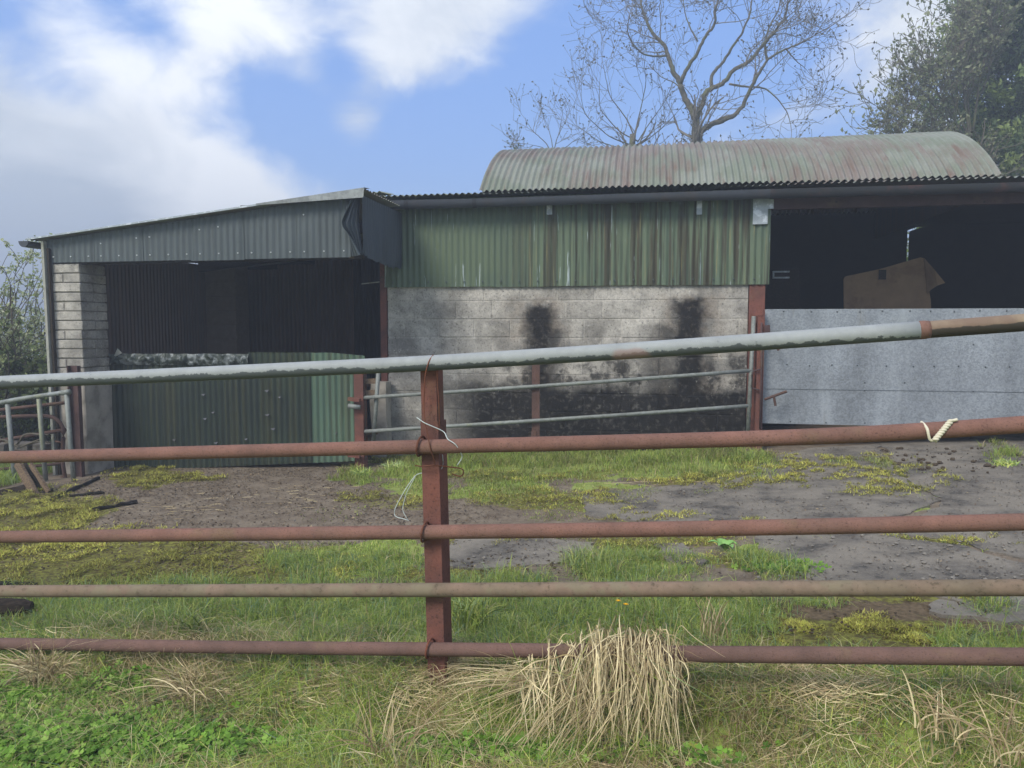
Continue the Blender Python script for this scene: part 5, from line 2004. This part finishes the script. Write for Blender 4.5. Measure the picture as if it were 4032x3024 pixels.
def make_stones():
    parts = MB()
    ico = None
    ph = (1 + 5 ** .5) / 2
    iv = np.array([(-1, ph, 0), (1, ph, 0), (-1, -ph, 0), (1, -ph, 0), (0, -1, ph), (0, 1, ph), (0, -1, -ph), (0, 1, -ph), (ph, 0, -1), (ph, 0, 1), (-ph, 0, -1), (-ph, 0, 1)]) / 1.9
    fc = [(0, 11, 5), (0, 5, 1), (0, 1, 7), (0, 7, 10), (0, 10, 11), (1, 5, 9), (5, 11, 4), (11, 10, 2), (10, 7, 6), (7, 1, 8), (3, 9, 4), (3, 4, 2), (3, 2, 6), (3, 6, 8), (3, 8, 9), (4, 9, 5), (2, 4, 11), (6, 2, 10), (8, 6, 7), (9, 8, 1)]

    def scatter(mb, n, px0, px1, py0, py1, s0, s1):
        pts = ongs(RNG.uniform(px0, px1, n), RNG.uniform(py0, py1, n))
        for p in pts:
            s = s0 * (s1 / s0) ** (R.random() ** 2)
            v = iv * s * np.array([R.uniform(.7, 1.4), R.uniform(.7, 1.3), R.uniform(.45, .9)])
            v = v * (1 + RNG.normal(0, .12, (12, 1)))
            a = R.uniform(0, 6.28)
            v = v @ np.array([[math.cos(a), math.sin(a), 0], [-math.sin(a), math.cos(a), 0], [0, 0, 1]])
            mb.add(v + p + np.array([0, 0, .018 + s * .15]), fc)
    mb = MB()
    scatter(mb, 420, 2900, 4032, 2110, 2330, .003, .013)
    scatter(mb, 160, 2400, 3700, 1860, 2060, .004, .018)
    scatter(mb, 80, 1650, 2400, 2110, 2240, .004, .014)
    scatter(mb, 150, 500, 1700, 1850, 2120, .004, .014)
    tag(obj('gravel', mb, M['stone']), 'loose pale grit and small stones on the concrete yard', 'gravel', kind='stuff')
    mb = MB()
    scatter(mb, 160, 3450, 4032, 1770, 1870, .004, .03)
    scatter(mb, 520, 350, 1600, 1830, 2080, .003, .012)
    scatter(mb, 90, 1700, 2300, 2200, 2290, .004, .014)
    scatter(mb, 160, 3000, 3900, 2380, 2520, .003, .011)
    scatter(mb, 160, 0, 900, 2150, 2270, .003, .010)
    tag(obj('dung_clods', mb, M['clod']), 'dark dried mud and dung clods scattered over the yard', 'clods', kind='stuff')


def make_flakes():
    """crumbled bark, dung flakes and grit that give the yard its grain"""
    x, y = sample(90000, -6.3, 5.2, 3.9, 9.0)
    g, co, mo = cover(x, y)
    left = smooth(-.6, -1.6, x)
    keep = RNG.random(len(x)) < np.clip(co, 0, 1) * (.45 + .35 * left) * smooth(.30, .6, clump(x, y, 2.2, 131) * .5 + clump(x, y, 9, 132) * .5)
    x, y, left = x[keep], y[keep], left[keep]
    n = len(x)
    T = np.array([lin(*q)[:3] for q in ((92, 78, 62), (70, 60, 50), (124, 106, 82), (150, 134, 106), (58, 54, 50), (120, 112, 100))])
    P = np.stack([x, y, gz(x, y) + .020 - .014 * left], 1)
    V, i, nper, cc = leaves(P, .004 + .010 * RNG.random(n) ** 2 + .004 * left, pick(T, n, [.28, .22, .18, .07, .12, .13]), 1.9, up=.72, fold=.15)
    tag(bulk('yard_litter', V, i, nper, M['dry'], cc, kind='stuff'), 'crumbled bark and dung flakes littering the bare yard', 'litter')


def make_flowers():
    for px, py, mat, lab in ((2434, 2368, 'yellow', 'small yellow dandelion flower behind the fourth rail'), (2464, 2382, 'yellow', 'orange-yellow dandelion flower beside the smaller one')):
        p = ong(px, py + 30)
        h = onF(px, py, .25)
        p = np.array([h[0], h[1], gz(h[0], h[1])])
        t = tag(empty('dandelion', p), lab, 'flower', 'dandelions')
        obj('stem', MB().tube([p, (p + h) / 2 + np.array([.005, 0, 0]), h], .0018, 5), M['grass_stem'], t)
        mb = MB()
        for k in range(14):
            a = k * 2.4
            d = np.array([math.cos(a), math.sin(a), .25 + .04 * k])
            s = np.array([-math.sin(a), math.cos(a), 0]) * .003
            L = .013 - .0005 * k
            mb.add([h - s * .4, h + s * .4, h + d * L + s, h + d * L - s], [(0, 1, 2, 3)])
        obj('flower_head', mb, M[mat], t)
    # broad dock leaves in the yard
    c = ong(2855, 2170)
    t = tag(empty('dock_plant', c), 'broad-leaved dock weed growing in a crack of the yard', 'plant')
    for k in range(7):
        a = k * .95 + .3
        L, w = R.uniform(.06, .11), R.uniform(.018, .028)
        d = np.array([math.cos(a), math.sin(a), 0])
        s = np.array([-math.sin(a), math.cos(a), 0])
        tt = np.linspace(0, 1, 6)
        mid = c + d * (tt * L)[:, None] + np.array([0, 0, 1]) * (.06 * np.sin(tt * 2.2))[:, None]
        ww = (w * np.sin(np.clip(tt * .92 + .05, 0, 1) * math.pi) + .002)[:, None]
        obj('leaf', MB().grid(np.stack([mid - s * ww + np.array([0, 0, .008]), mid, mid + s * ww + np.array([0, 0, .008])], 1)), M['dock_leaf'], t, True)


simple('grass_stem', lin(104, 132, 60), .7, 30, .2, 0)
simple('dock_leaf', lin(120, 162, 86), .5, 30, .2, 0)
make_grass()
make_moss()
make_straw()
make_tussock()
make_clover()
make_stones()
make_flakes()
make_flowers()

# ------------------------------------------------------------------ trees
def at_depth(px, py, Z):
    r = ray(px, py)
    k = r @ np.array([-_s, _c, 0])
    return CAM + r / k * Z


class Twigs:
    def __init__(self, seed):
        self.rng = np.random.default_rng(seed)
        self.lines = {}
        self.tips = []

    def put(self, P, r0, r1):
        self.lines.setdefault(len(P), []).append((P, r0, r1))

    def grow(self, p, d, L, r, lev, spec):
        g = self.rng
        n = spec['n'][lev]
        wob, trop = spec['wob'][lev], spec['trop'][lev]
        P = np.zeros((n, 3))
        P[0] = p
        d = d / np.linalg.norm(d)
        for i in range(1, n):
            d = d + g.normal(0, wob, 3) + np.array([0, 0, trop])
            d /= np.linalg.norm(d)
            P[i] = P[i - 1] + d * L / (n - 1)
        r1 = max(r * .45, spec['rmin'])
        self.put(P, r, r1)
        if lev + 1 < len(spec['n']):
            for _ in range(g.poisson(spec['kids'][lev])):
                t = g.uniform(spec.get('bare', .15), 1)
                k = min(int(t * (n - 1)), n - 2)
                q = P[k] + (P[k + 1] - P[k]) * (t * (n - 1) - k)
                b = P[k + 1] - P[k]
                b /= np.linalg.norm(b)
                s = g.normal(size=3)
                s -= b * (s @ b)
                s /= np.linalg.norm(s)
                a = g.uniform(*spec['ang'])
                self.grow(q, b * math.cos(a) + s * math.sin(a), L * g.uniform(.42, .75) * spec['ratio'][lev], max(r * (1 - .5 * t) * .55, spec['rmin']), lev + 1, spec)
        if lev + 1 >= len(spec['n']) - 1:
            self.tips.append(P[-1])
            if lev + 1 == len(spec['n']):
                self.tips.append(P[n // 2] + g.normal(0, .01, 3))

    def build(self, name, mat, parent, sides=3, keep=None):
        Vs, Is, off = [], [], 0
        for n, ls in self.lines.items():
            P = np.array([l[0] for l in ls])
            r = np.array([np.linspace(l[1], l[2], n) for l in ls])
            m = len(P)
            t = np.gradient(P, axis=1)
            t /= np.linalg.norm(t, axis=2, keepdims=True) + 1e-9
            ref = np.array([.37, .61, .7])
            s = np.cross(t, ref)
            s /= np.linalg.norm(s, axis=2, keepdims=True) + 1e-9
            u = np.cross(s, t)
            a = np.arange(sides) * 2 * math.pi / sides
            V = P[:, :, None] + r[:, :, None, None] * (np.cos(a)[:, None] * s[:, :, None] + np.sin(a)[:, None] * u[:, :, None])
            Vs.append(V.reshape(-1, 3))
            b = (np.arange(m) * n * sides)[:, None, None]
            i = (np.arange(n - 1) * sides)[None, :, None]
            j = np.arange(sides)[None, None]
            q = np.stack([b + i + j, b + i + (j + 1) % sides, b + i + sides + (j + 1) % sides, b + i + sides + j], -1)
            Is.append(q.reshape(-1) + off)
            off += m * n * sides
        V, I = np.concatenate(Vs), np.concatenate(Is)
        return bulk(name, V, I, np.full(len(I) // 4, 4), mat, None, parent)


def limb_tree(name, label, limbs, spec, Z, seed, bud_col, bud_size, base_px, group=None, twig='twig', nbud=1.0):
    """limbs: list of (pixel path, r0, r1); twigs grow from each limb"""
    base = at_depth(*base_px, Z)
    base[2] = float(gz(base[0], base[1]))
    t = tag(empty(name, base), label, 'tree', group)
    g = np.random.default_rng(seed)
    mb = MB()
    tw = Twigs(seed + 1)
    for path, r0, r1, dz in limbs:
        W = [at_depth(px, py, Z + dz * i / max(1, len(path) - 1)) for i, (px, py) in enumerate(path)]
        P = curve_w(W, len(W) * 4)
        P[1:-1] += g.normal(0, r0 * .10, (len(P) - 2, 3))
        rad = np.linspace(r0 * .68, r1 * .62, len(P))
        mb.tube(P, rad, 8)
        L = np.linalg.norm(np.diff(P, axis=0), axis=1).sum()
        n = int(L * spec['per_m'])
        for _ in range(n):
            f = g.uniform(spec['start'], 1.0) ** .62
            k = min(int(f * (len(P) - 1)), len(P) - 2)
            b = P[k + 1] - P[k]
            b /= np.linalg.norm(b)
            s = g.normal(size=3)
            s -= b * (s @ b)
            s /= np.linalg.norm(s)
            a = g.uniform(.5, 1.25)
            tw.grow(P[k], b * math.cos(a) + s * math.sin(a) + np.array([0, 0, .1]), spec['L'] * g.uniform(.5, 1.2), max(rad[k] * .42, spec['rmin'] * 1.6), 0, spec)
        if r1 < .06:
            tw.grow(P[-1], P[-1] - P[-2], spec['L'], rad[-1], 0, spec)
    obj('trunk', mb, M['bark'], t, True)
    cr = tw.build('crown', M[twig], t)
    tips = np.array(tw.tips)
    if nbud < 1:
        tips = tips[g.random(len(tips)) < nbud]
    global RNG
    col = np.clip(np.array(bud_col) * g.uniform(.7, 1.3, (len(tips), 1)), 0, 1)
    V, i, n, c = leaves(tips, bud_size * g.uniform(.6, 1.5, len(tips)), col, 1.8)
    bulk('buds', V, i, n, M['leaf'], c, t, kind='stuff')
    return t


# crop-4 pixel helper: the tree was measured on an enlarged crop
q4 = lambda x, y: (1800 + x / 1.8433, y / 1.8433)
SPEC = dict(n=[8, 7, 6], kids=[5.0, 2.4, 0], wob=[.20, .25, .28], trop=[.05, .08, .12], ratio=[1.0, 1.0, 1.0], ang=(.5, 1.1), rmin=.0055, L=1.6, per_m=2.9, start=.30)
limb_tree('bare_tree', 'big bare leafless tree with forked trunk rising behind the barrel roof', [
    ([(2735, 1250), (2738, 760), q4(1738, 1040), q4(1736, 940), q4(1735, 870)], .27, .19, 0),
    ([q4(1735, 880), q4(1692, 770), q4(1632, 672), q4(1620, 600), q4(1548, 480), q4(1522, 370), q4(1490, 312), q4(1425, 255), q4(1385, 175), q4(1340, 60), q4(1320, -80)], .15, .04, 1.0),
    ([q4(1622, 600), q4(1636, 560), q4(1685, 470), q4(1745, 385), q4(1800, 262), q4(1880, 172), q4(1862, 90), q4(1900, -20), q4(1930, -160)], .10, .035, -1.0),
    ([q4(1740, 860), q4(1782, 745), q4(1803, 660), q4(1880, 632), q4(1958, 590), q4(1982, 525), q4(2060, 482), q4(2140, 430), q4(2210, 330), q4(2300, 240), q4(2380, 120), q4(2420, -40)], .13, .04, -.8),
    ([q4(1845, 640), q4(1842, 560), q4(1870, 510), q4(1930, 455), q4(1985, 360), q4(2060, 260), q4(2120, 120), q4(2140, 0), q4(2150, -120)], .085, .03, .9),
    ([q4(1765, 965), q4(1860, 892), q4(1995, 852), q4(2080, 762), q4(2122, 650), q4(2175, 560), q4(2240, 440), q4(2330, 380), q4(2450, 335), q4(2540, 290)], .125, .03, -1.5),
    ([q4(1522, 405), q4(1430, 408), q4(1350, 395), q4(1280, 330), q4(1230, 220), q4(1250, 120)], .05, .018, -.6),
    ([q4(1975, 610), q4(2070, 628), q4(2150, 630), q4(2240, 640), q4(2330, 720), q4(2400, 820), q4(2420, 900)], .05, .016, -1.2),
    ([q4(2250, 440), q4(2230, 330), q4(2260, 200), q4(2330, 80), q4(2360, -60)], .06, .02, .6),
    ([q4(1620, 640), q4(1580, 600), q4(1480, 560), q4(1400, 480)], .03, .012, .5),
    ([q4(2390, 360), q4(2460, 440), q4(2530, 500)], .035, .012, -.4),
    ([q4(1745, 300), q4(1690, 200), q4(1650, 90), q4(1640, -40)], .04, .015, .8),
], SPEC, 24, 5, lin(104, 100, 78)[:3], .045, (2738, 1250), 'trees behind the barn', nbud=.8)
SP2 = dict(n=[8, 7, 5], kids=[3.4, 1.4, 0], wob=[.12, .16, .2], trop=[.08, .08, .08], ratio=[.9, .9, .9], ang=(.35, .9), rmin=.0055, L=1.5, per_m=2.2, start=.15)
limb_tree('pollard_tree', 'smaller pollarded tree with thin upright shoots left of the big bare tree', [
    ([(2484, 1200), (2486, 800), (2490, 560), (2492, 530)], .19, .17, 0),
    ([(2500, 545), (2470, 470), (2400, 380), (2380, 280), (2372, 240)], .035, .012, .4), ([(2495, 540), (2520, 440), (2545, 330), (2535, 230)], .035, .012, -.4),
    ([(2510, 555), (2440, 520), (2360, 430), (2360, 330)], .035, .012, .3), ([(2510, 560), (2560, 480), (2620, 400), (2650, 320)], .03, .012, .3), ([(2480, 570), (2400, 540), (2300, 450), (2290, 390)], .035, .012, -.6),
    ([(2520, 570), (2590, 520), (2660, 450), (2700, 400)], .03, .01, -.5), ([(2470, 590), (2360, 560), (2280, 500)], .03, .01, .5),
], SP2, 26, 15, lin(108, 104, 82)[:3], .045, (2484, 1200), 'trees behind the barn', nbud=.7)
SP3 = dict(n=[7, 6, 5], kids=[3.4, 1.5, 0], wob=[.12, .16, .2], trop=[.08, .10, .10], ratio=[.9, .9, .9], ang=(.35, .9), rmin=.0055, L=1.0, per_m=2.8, start=.1)
limb_tree('bare_shrub', 'low bare shrub showing above the left end of the barrel roof', [
    ([(2180, 1200), (2178, 700), (2175, 600)], .09, .06, 0),
    ([(2180, 620), (2150, 560), (2100, 520), (2075, 480)], .03, .01, .3), ([(2178, 620), (2190, 550), (2225, 480)], .03, .01, -.3), ([(2180, 620), (2240, 570), (2280, 540)], .025, .01, .4), ([(2175, 620), (2140, 580), (2090, 570)], .025, .01, -.2), ([(2180, 610), (2170, 540), (2150, 480)], .025, .01, .2),
], SP3, 25, 25, lin(108, 104, 82)[:3], .045, (2180, 1200), 'trees behind the barn', nbud=.8)
limb_tree('sapling', 'tiny bare sapling tip poking up at the left end of the barrel roof', [
    ([(2030, 1200), (2032, 700), (2035, 540), (2036, 510)], .03, .008, 0), ([(2033, 600), (2015, 560)], .01, .006, .1),
], dict(SP3, L=.35, per_m=4, start=.75, kids=[2, 0, 0]), 25, 35, lin(84, 96, 60)[:3], .05, (2030, 1200), 'trees behind the barn')

# twiggy tree at the right, budding, in front of the conifer
SP5 = dict(n=[7, 6, 5], kids=[5.0, 2.2, 0], wob=[.14, .18, .2], trop=[.09, .10, .09], ratio=[.95, .95, .95], ang=(.35, .95), rmin=.006, L=.95, per_m=7.0, start=.15)
limb_tree('budding_tree', 'grey twiggy budding tree leaning out left of the dark conifer', [
    ([(3840, 1200), (3830, 700), (3820, 560)], .16, .11, 0),
    ([(3820, 600), (3680, 520), (3580, 480), (3500, 440)], .05, .012, -.5), ([(3820, 580), (3720, 460), (3640, 380), (3590, 320)], .05, .012, .4), ([(3820, 560), (3760, 400), (3710, 290), (3690, 210)], .05, .012, -.4),
    ([(3825, 560), (3810, 380), (3790, 220), (3800, 120)], .05, .012, .5), ([(3820, 610), (3680, 580), (3570, 545), (3480, 520)], .045, .012, .2), ([(3820, 620), (3640, 610), (3530, 590)], .04, .012, -.3),
    ([(3820, 570), (3730, 500), (3640, 450), (3560, 390)], .04, .012, .7), ([(3820, 560), (3790, 330), (3840, 120), (3870, 0)], .05, .012, .3), ([(3820, 580), (3760, 480), (3680, 340), (3650, 260)], .04, .012, -.8), ([(3830, 520), (3860, 300), (3900, 100), (3930, -40)], .05, .012, -.6),
], SP5, 19, 45, lin(140, 146, 112)[:3], .055, (3800, 1200), 'trees behind the barn')


def conifer():
    g = np.random.default_rng(61)
    Z = 20.5
    base = at_depth(3985, 1200, Z)
    base[2] = float(gz(base[0], base[1]))
    t = tag(empty('conifer', base), 'tall dense dark green conifer at the right edge behind the barn', 'tree', 'trees behind the barn')
    HT = 13.5
    obj('trunk', MB().tube([base, base + np.array([.05, 0, 7]), base + np.array([0, 0, HT])], [.32, .22, .03], 8), M['bark'], t, True)
    bp, P, C_ = MB(), [], []
    cols = np.array([lin(*c)[:3] for c in ((126, 146, 88), (106, 126, 78), (146, 160, 96), (92, 110, 72))])
    for _ in range(640):
        h = g.uniform(.16, .98)
        zc = base[2] + h * HT
        a = g.uniform(0, 6.28)
        R0 = 2.35 * (1 - h ** 3) ** .7 * g.uniform(.7, 1.12) + .2
        n = 7
        s = np.linspace(0.05, 1, n)
        path = np.stack([base[0] + np.cos(a) * R0 * s, base[1] + np.sin(a) * R0 * s, zc + R0 * (.55 * s - .22 * s * s) + g.normal(0, .03, n)], 1)
        bp.tube(path, np.linspace(.022, .006, n), 3, False)
        m = int(44 + 58 * R0)
        f = g.uniform(.15, 1.02, m) ** .7
        q = np.stack([np.interp(f, s, path[:, i]) for i in range(3)], 1)
        q += g.normal(0, 1, (m, 3)) * np.array([.15, .15, .08])
        q[:, 2] -= np.abs(g.normal(0, .06, m))
        P.append(q)
        C_.append(np.repeat(cols[g.integers(4)][None] * g.uniform(.7, 1.35), m, axis=0) * g.uniform(.75, 1.3, (m, 1)))
    obj('branches', bp, M['twig_dark'], t)
    P, C_ = np.concatenate(P), np.concatenate(C_)
    V, i, n, c = leaves(P, g.uniform(.035, .085, len(P)), C_, 2.2)
    bulk('crown', V, i, n, M['leaf'], c, t)


conifer()


def shrub(name, label, px, py, Z, w, h, nst, seed, cols, leaf=.035, nleaf=1.0, group=None, cat='shrub', wob=.1):
    g = np.random.default_rng(seed)
    b = at_depth(px, py, Z)
    b[2] = float(gz(b[0], b[1]))
    t = tag(empty(name, b), label, cat, group)
    tw = Twigs(seed)
    spec = dict(n=[9, 7, 5], kids=[7, 3, 0], wob=[wob, .16, .2], trop=[.03, .04, .05], ratio=[.75, .8, .8], ang=(.35, 1.0), rmin=.004, bare=.2)
    for _ in range(nst):
        d = np.array([g.normal(0, w * .42 / h), g.normal(0, w * .3 / h), 1.0])
        tw.grow(b + np.array([g.normal(0, w * .12), g.normal(0, w * .1), 0]), d, h * g.uniform(.6, 1.08), .025, 0, spec)
    tw.build('branches', M['twig_dark'], t)
    tips = np.array(tw.tips)
    k = int(len(tips) * nleaf)
    q = tips[g.integers(0, len(tips), k)] + g.normal(0, .03, (k, 3))
    C_ = np.array([lin(*c)[:3] for c in cols])[g.integers(0, len(cols), k)] * g.uniform(.7, 1.3, (k, 1))
    V, i, n, c = leaves(q, leaf * g.uniform(.6, 1.5, k), np.clip(C_, 0, 1), 1.5)
    bulk('foliage', V, i, n, M['leaf'], c, t)
    return t


BL = ((168, 176, 130), (146, 160, 104), (198, 202, 172))
DK = ((92, 108, 62), (74, 88, 50), (114, 126, 74))
shrub('hawthorn_bush', 'tall thin hawthorn bush with pale new leaves left of the shed', 60, 1800, 11.5, 1.7, 2.35, 18, 71, BL, .032, 12.0)
shrub('hawthorn_bush', 'pale leafed bush half out of the frame at the left edge', -170, 1800, 11.0, 1.6, 2.5, 12, 72, BL, .032, 10.0)
shrub('hedge_bush', 'dark low bush behind the hurdle at the left edge', 20, 1850, 10.5, 1.8, 1.35, 16, 73, DK, .05, 4.0)
shrub('hedge_bush', 'dark low bush between the hurdle and the shed corner', 150, 1850, 11.0, 1.2, 1.0, 12, 74, DK, .05, 4.0)
shrub('hedge_bush', 'dark bush beyond the hurdle outside the left edge', -250, 1850, 10.5, 1.8, 1.4, 14, 75, DK, .05, 4.0)

shrub('hedge_bush', 'tall green hedge bush seen through the slit in the barn rear wall', 3560, 1200, 16.5, 2.0, 2.7, 16, 76, ((120, 140, 70), (140, 156, 84)), .07, 6.0)


def stone_wall():
    """low rubble wall behind the hurdle"""
    a, b = at_depth(-420, 1800, 10.0), at_depth(210, 1800, 9.6)
    z0 = float(gz(b[0], b[1]))
    t = tag(empty('rubble_wall', (a + b) / 2 * np.array([1, 1, 0]) + np.array([0, 0, z0])), 'low dark rubble stone wall behind the hurdle at the left', 'wall')
    d = (b - a)[:2] / np.linalg.norm((b - a)[:2])
    L = np.linalg.norm((b - a)[:2])
    me = [block_mesh('stone', 1, .3, 1, M['field_stone'], 500 + i, .10, .06) for i in range(6)]
    ang = math.atan2(d[1], d[0])
    z = z0 - .05
    for row in range(3):
        h = R.uniform(.11, .16)
        s = 0
        while s < L:
            w = R.uniform(.16, .36)
            o = place('stone', me[R.randrange(6)], t, (a[0] + d[0] * (s + w / 2), a[1] + d[1] * (s + w / 2) + R.uniform(-.03, .03), z + h / 2), (R.uniform(-.06, .06), R.uniform(-.06, .06), ang))
            o.scale = (w * .98, 1, h * 1.02)
            s += w
        z += h


stone_wall()


def far_land():
    # distant field and tree line seen past the shed corner
    g = np.random.default_rng(81)
    for k, (px, Z, w, h, label) in enumerate(((-200, 150, 30, 9, 'hazy distant trees at the left edge of the far field'), (170, 170, 26, 8, 'hazy distant trees beyond the field past the shed corner'), (420, 190, 30, 9, 'hazy distant trees behind the shed'))):
        b = at_depth(px, 1330, Z)
        b[2] = float(gz(b[0], b[1]))
        t = tag(empty('distant_tree', b), label, 'tree', 'far hedgerow trees')
        n = 2600
        c = g.normal(0, 1, (n, 3)) * np.array([w * .28, w * .1, h * .22]) + b + np.array([0, 0, h * .45])
        c[:, 2] = np.maximum(c[:, 2], b[2] + .2)
        V, i, nn, cc = leaves(c, g.uniform(.5, 1.3, n), np.array(lin(78, 90, 62)[:3]) * g.uniform(.7, 1.3, (n, 1)), 1.2)
        bulk('crown', V, i, nn, M['leaf'], cc, t)
        obj('trunk', MB().tube([b, b + np.array([0, 0, h * .5])], [.4, .2], 6), M['bark'], t)


far_land()

# ------------------------------------------------------------------ haze volume, added to veil the dark interiors and the distance
def haze(density):
    mb = MB().box((-420, -420, -45), (420, 420, 18.5))
    o = obj('haze', mb, None)
    m = bpy.data.materials.new('haze')
    m.use_nodes = True
    nt = m.node_tree
    nt.nodes.remove(nt.nodes['Principled BSDF'])
    pv = nt.nodes.new('ShaderNodeVolumePrincipled')
    pv.inputs['Color'].default_value = (.80, .89, 1.0, 1)
    pv.inputs['Density'].default_value = density
    pv.inputs['Anisotropy'].default_value = 0.3
    nt.links.new(pv.outputs[0], nt.nodes['Material Output'].inputs['Volume'])
    o.data.materials.append(m)
    tag(o, 'thin pale haze added over everything to lift the dark interiors', 'haze', kind='stuff')


HAZE = 0.0095
if HAZE:
    haze(HAZE)
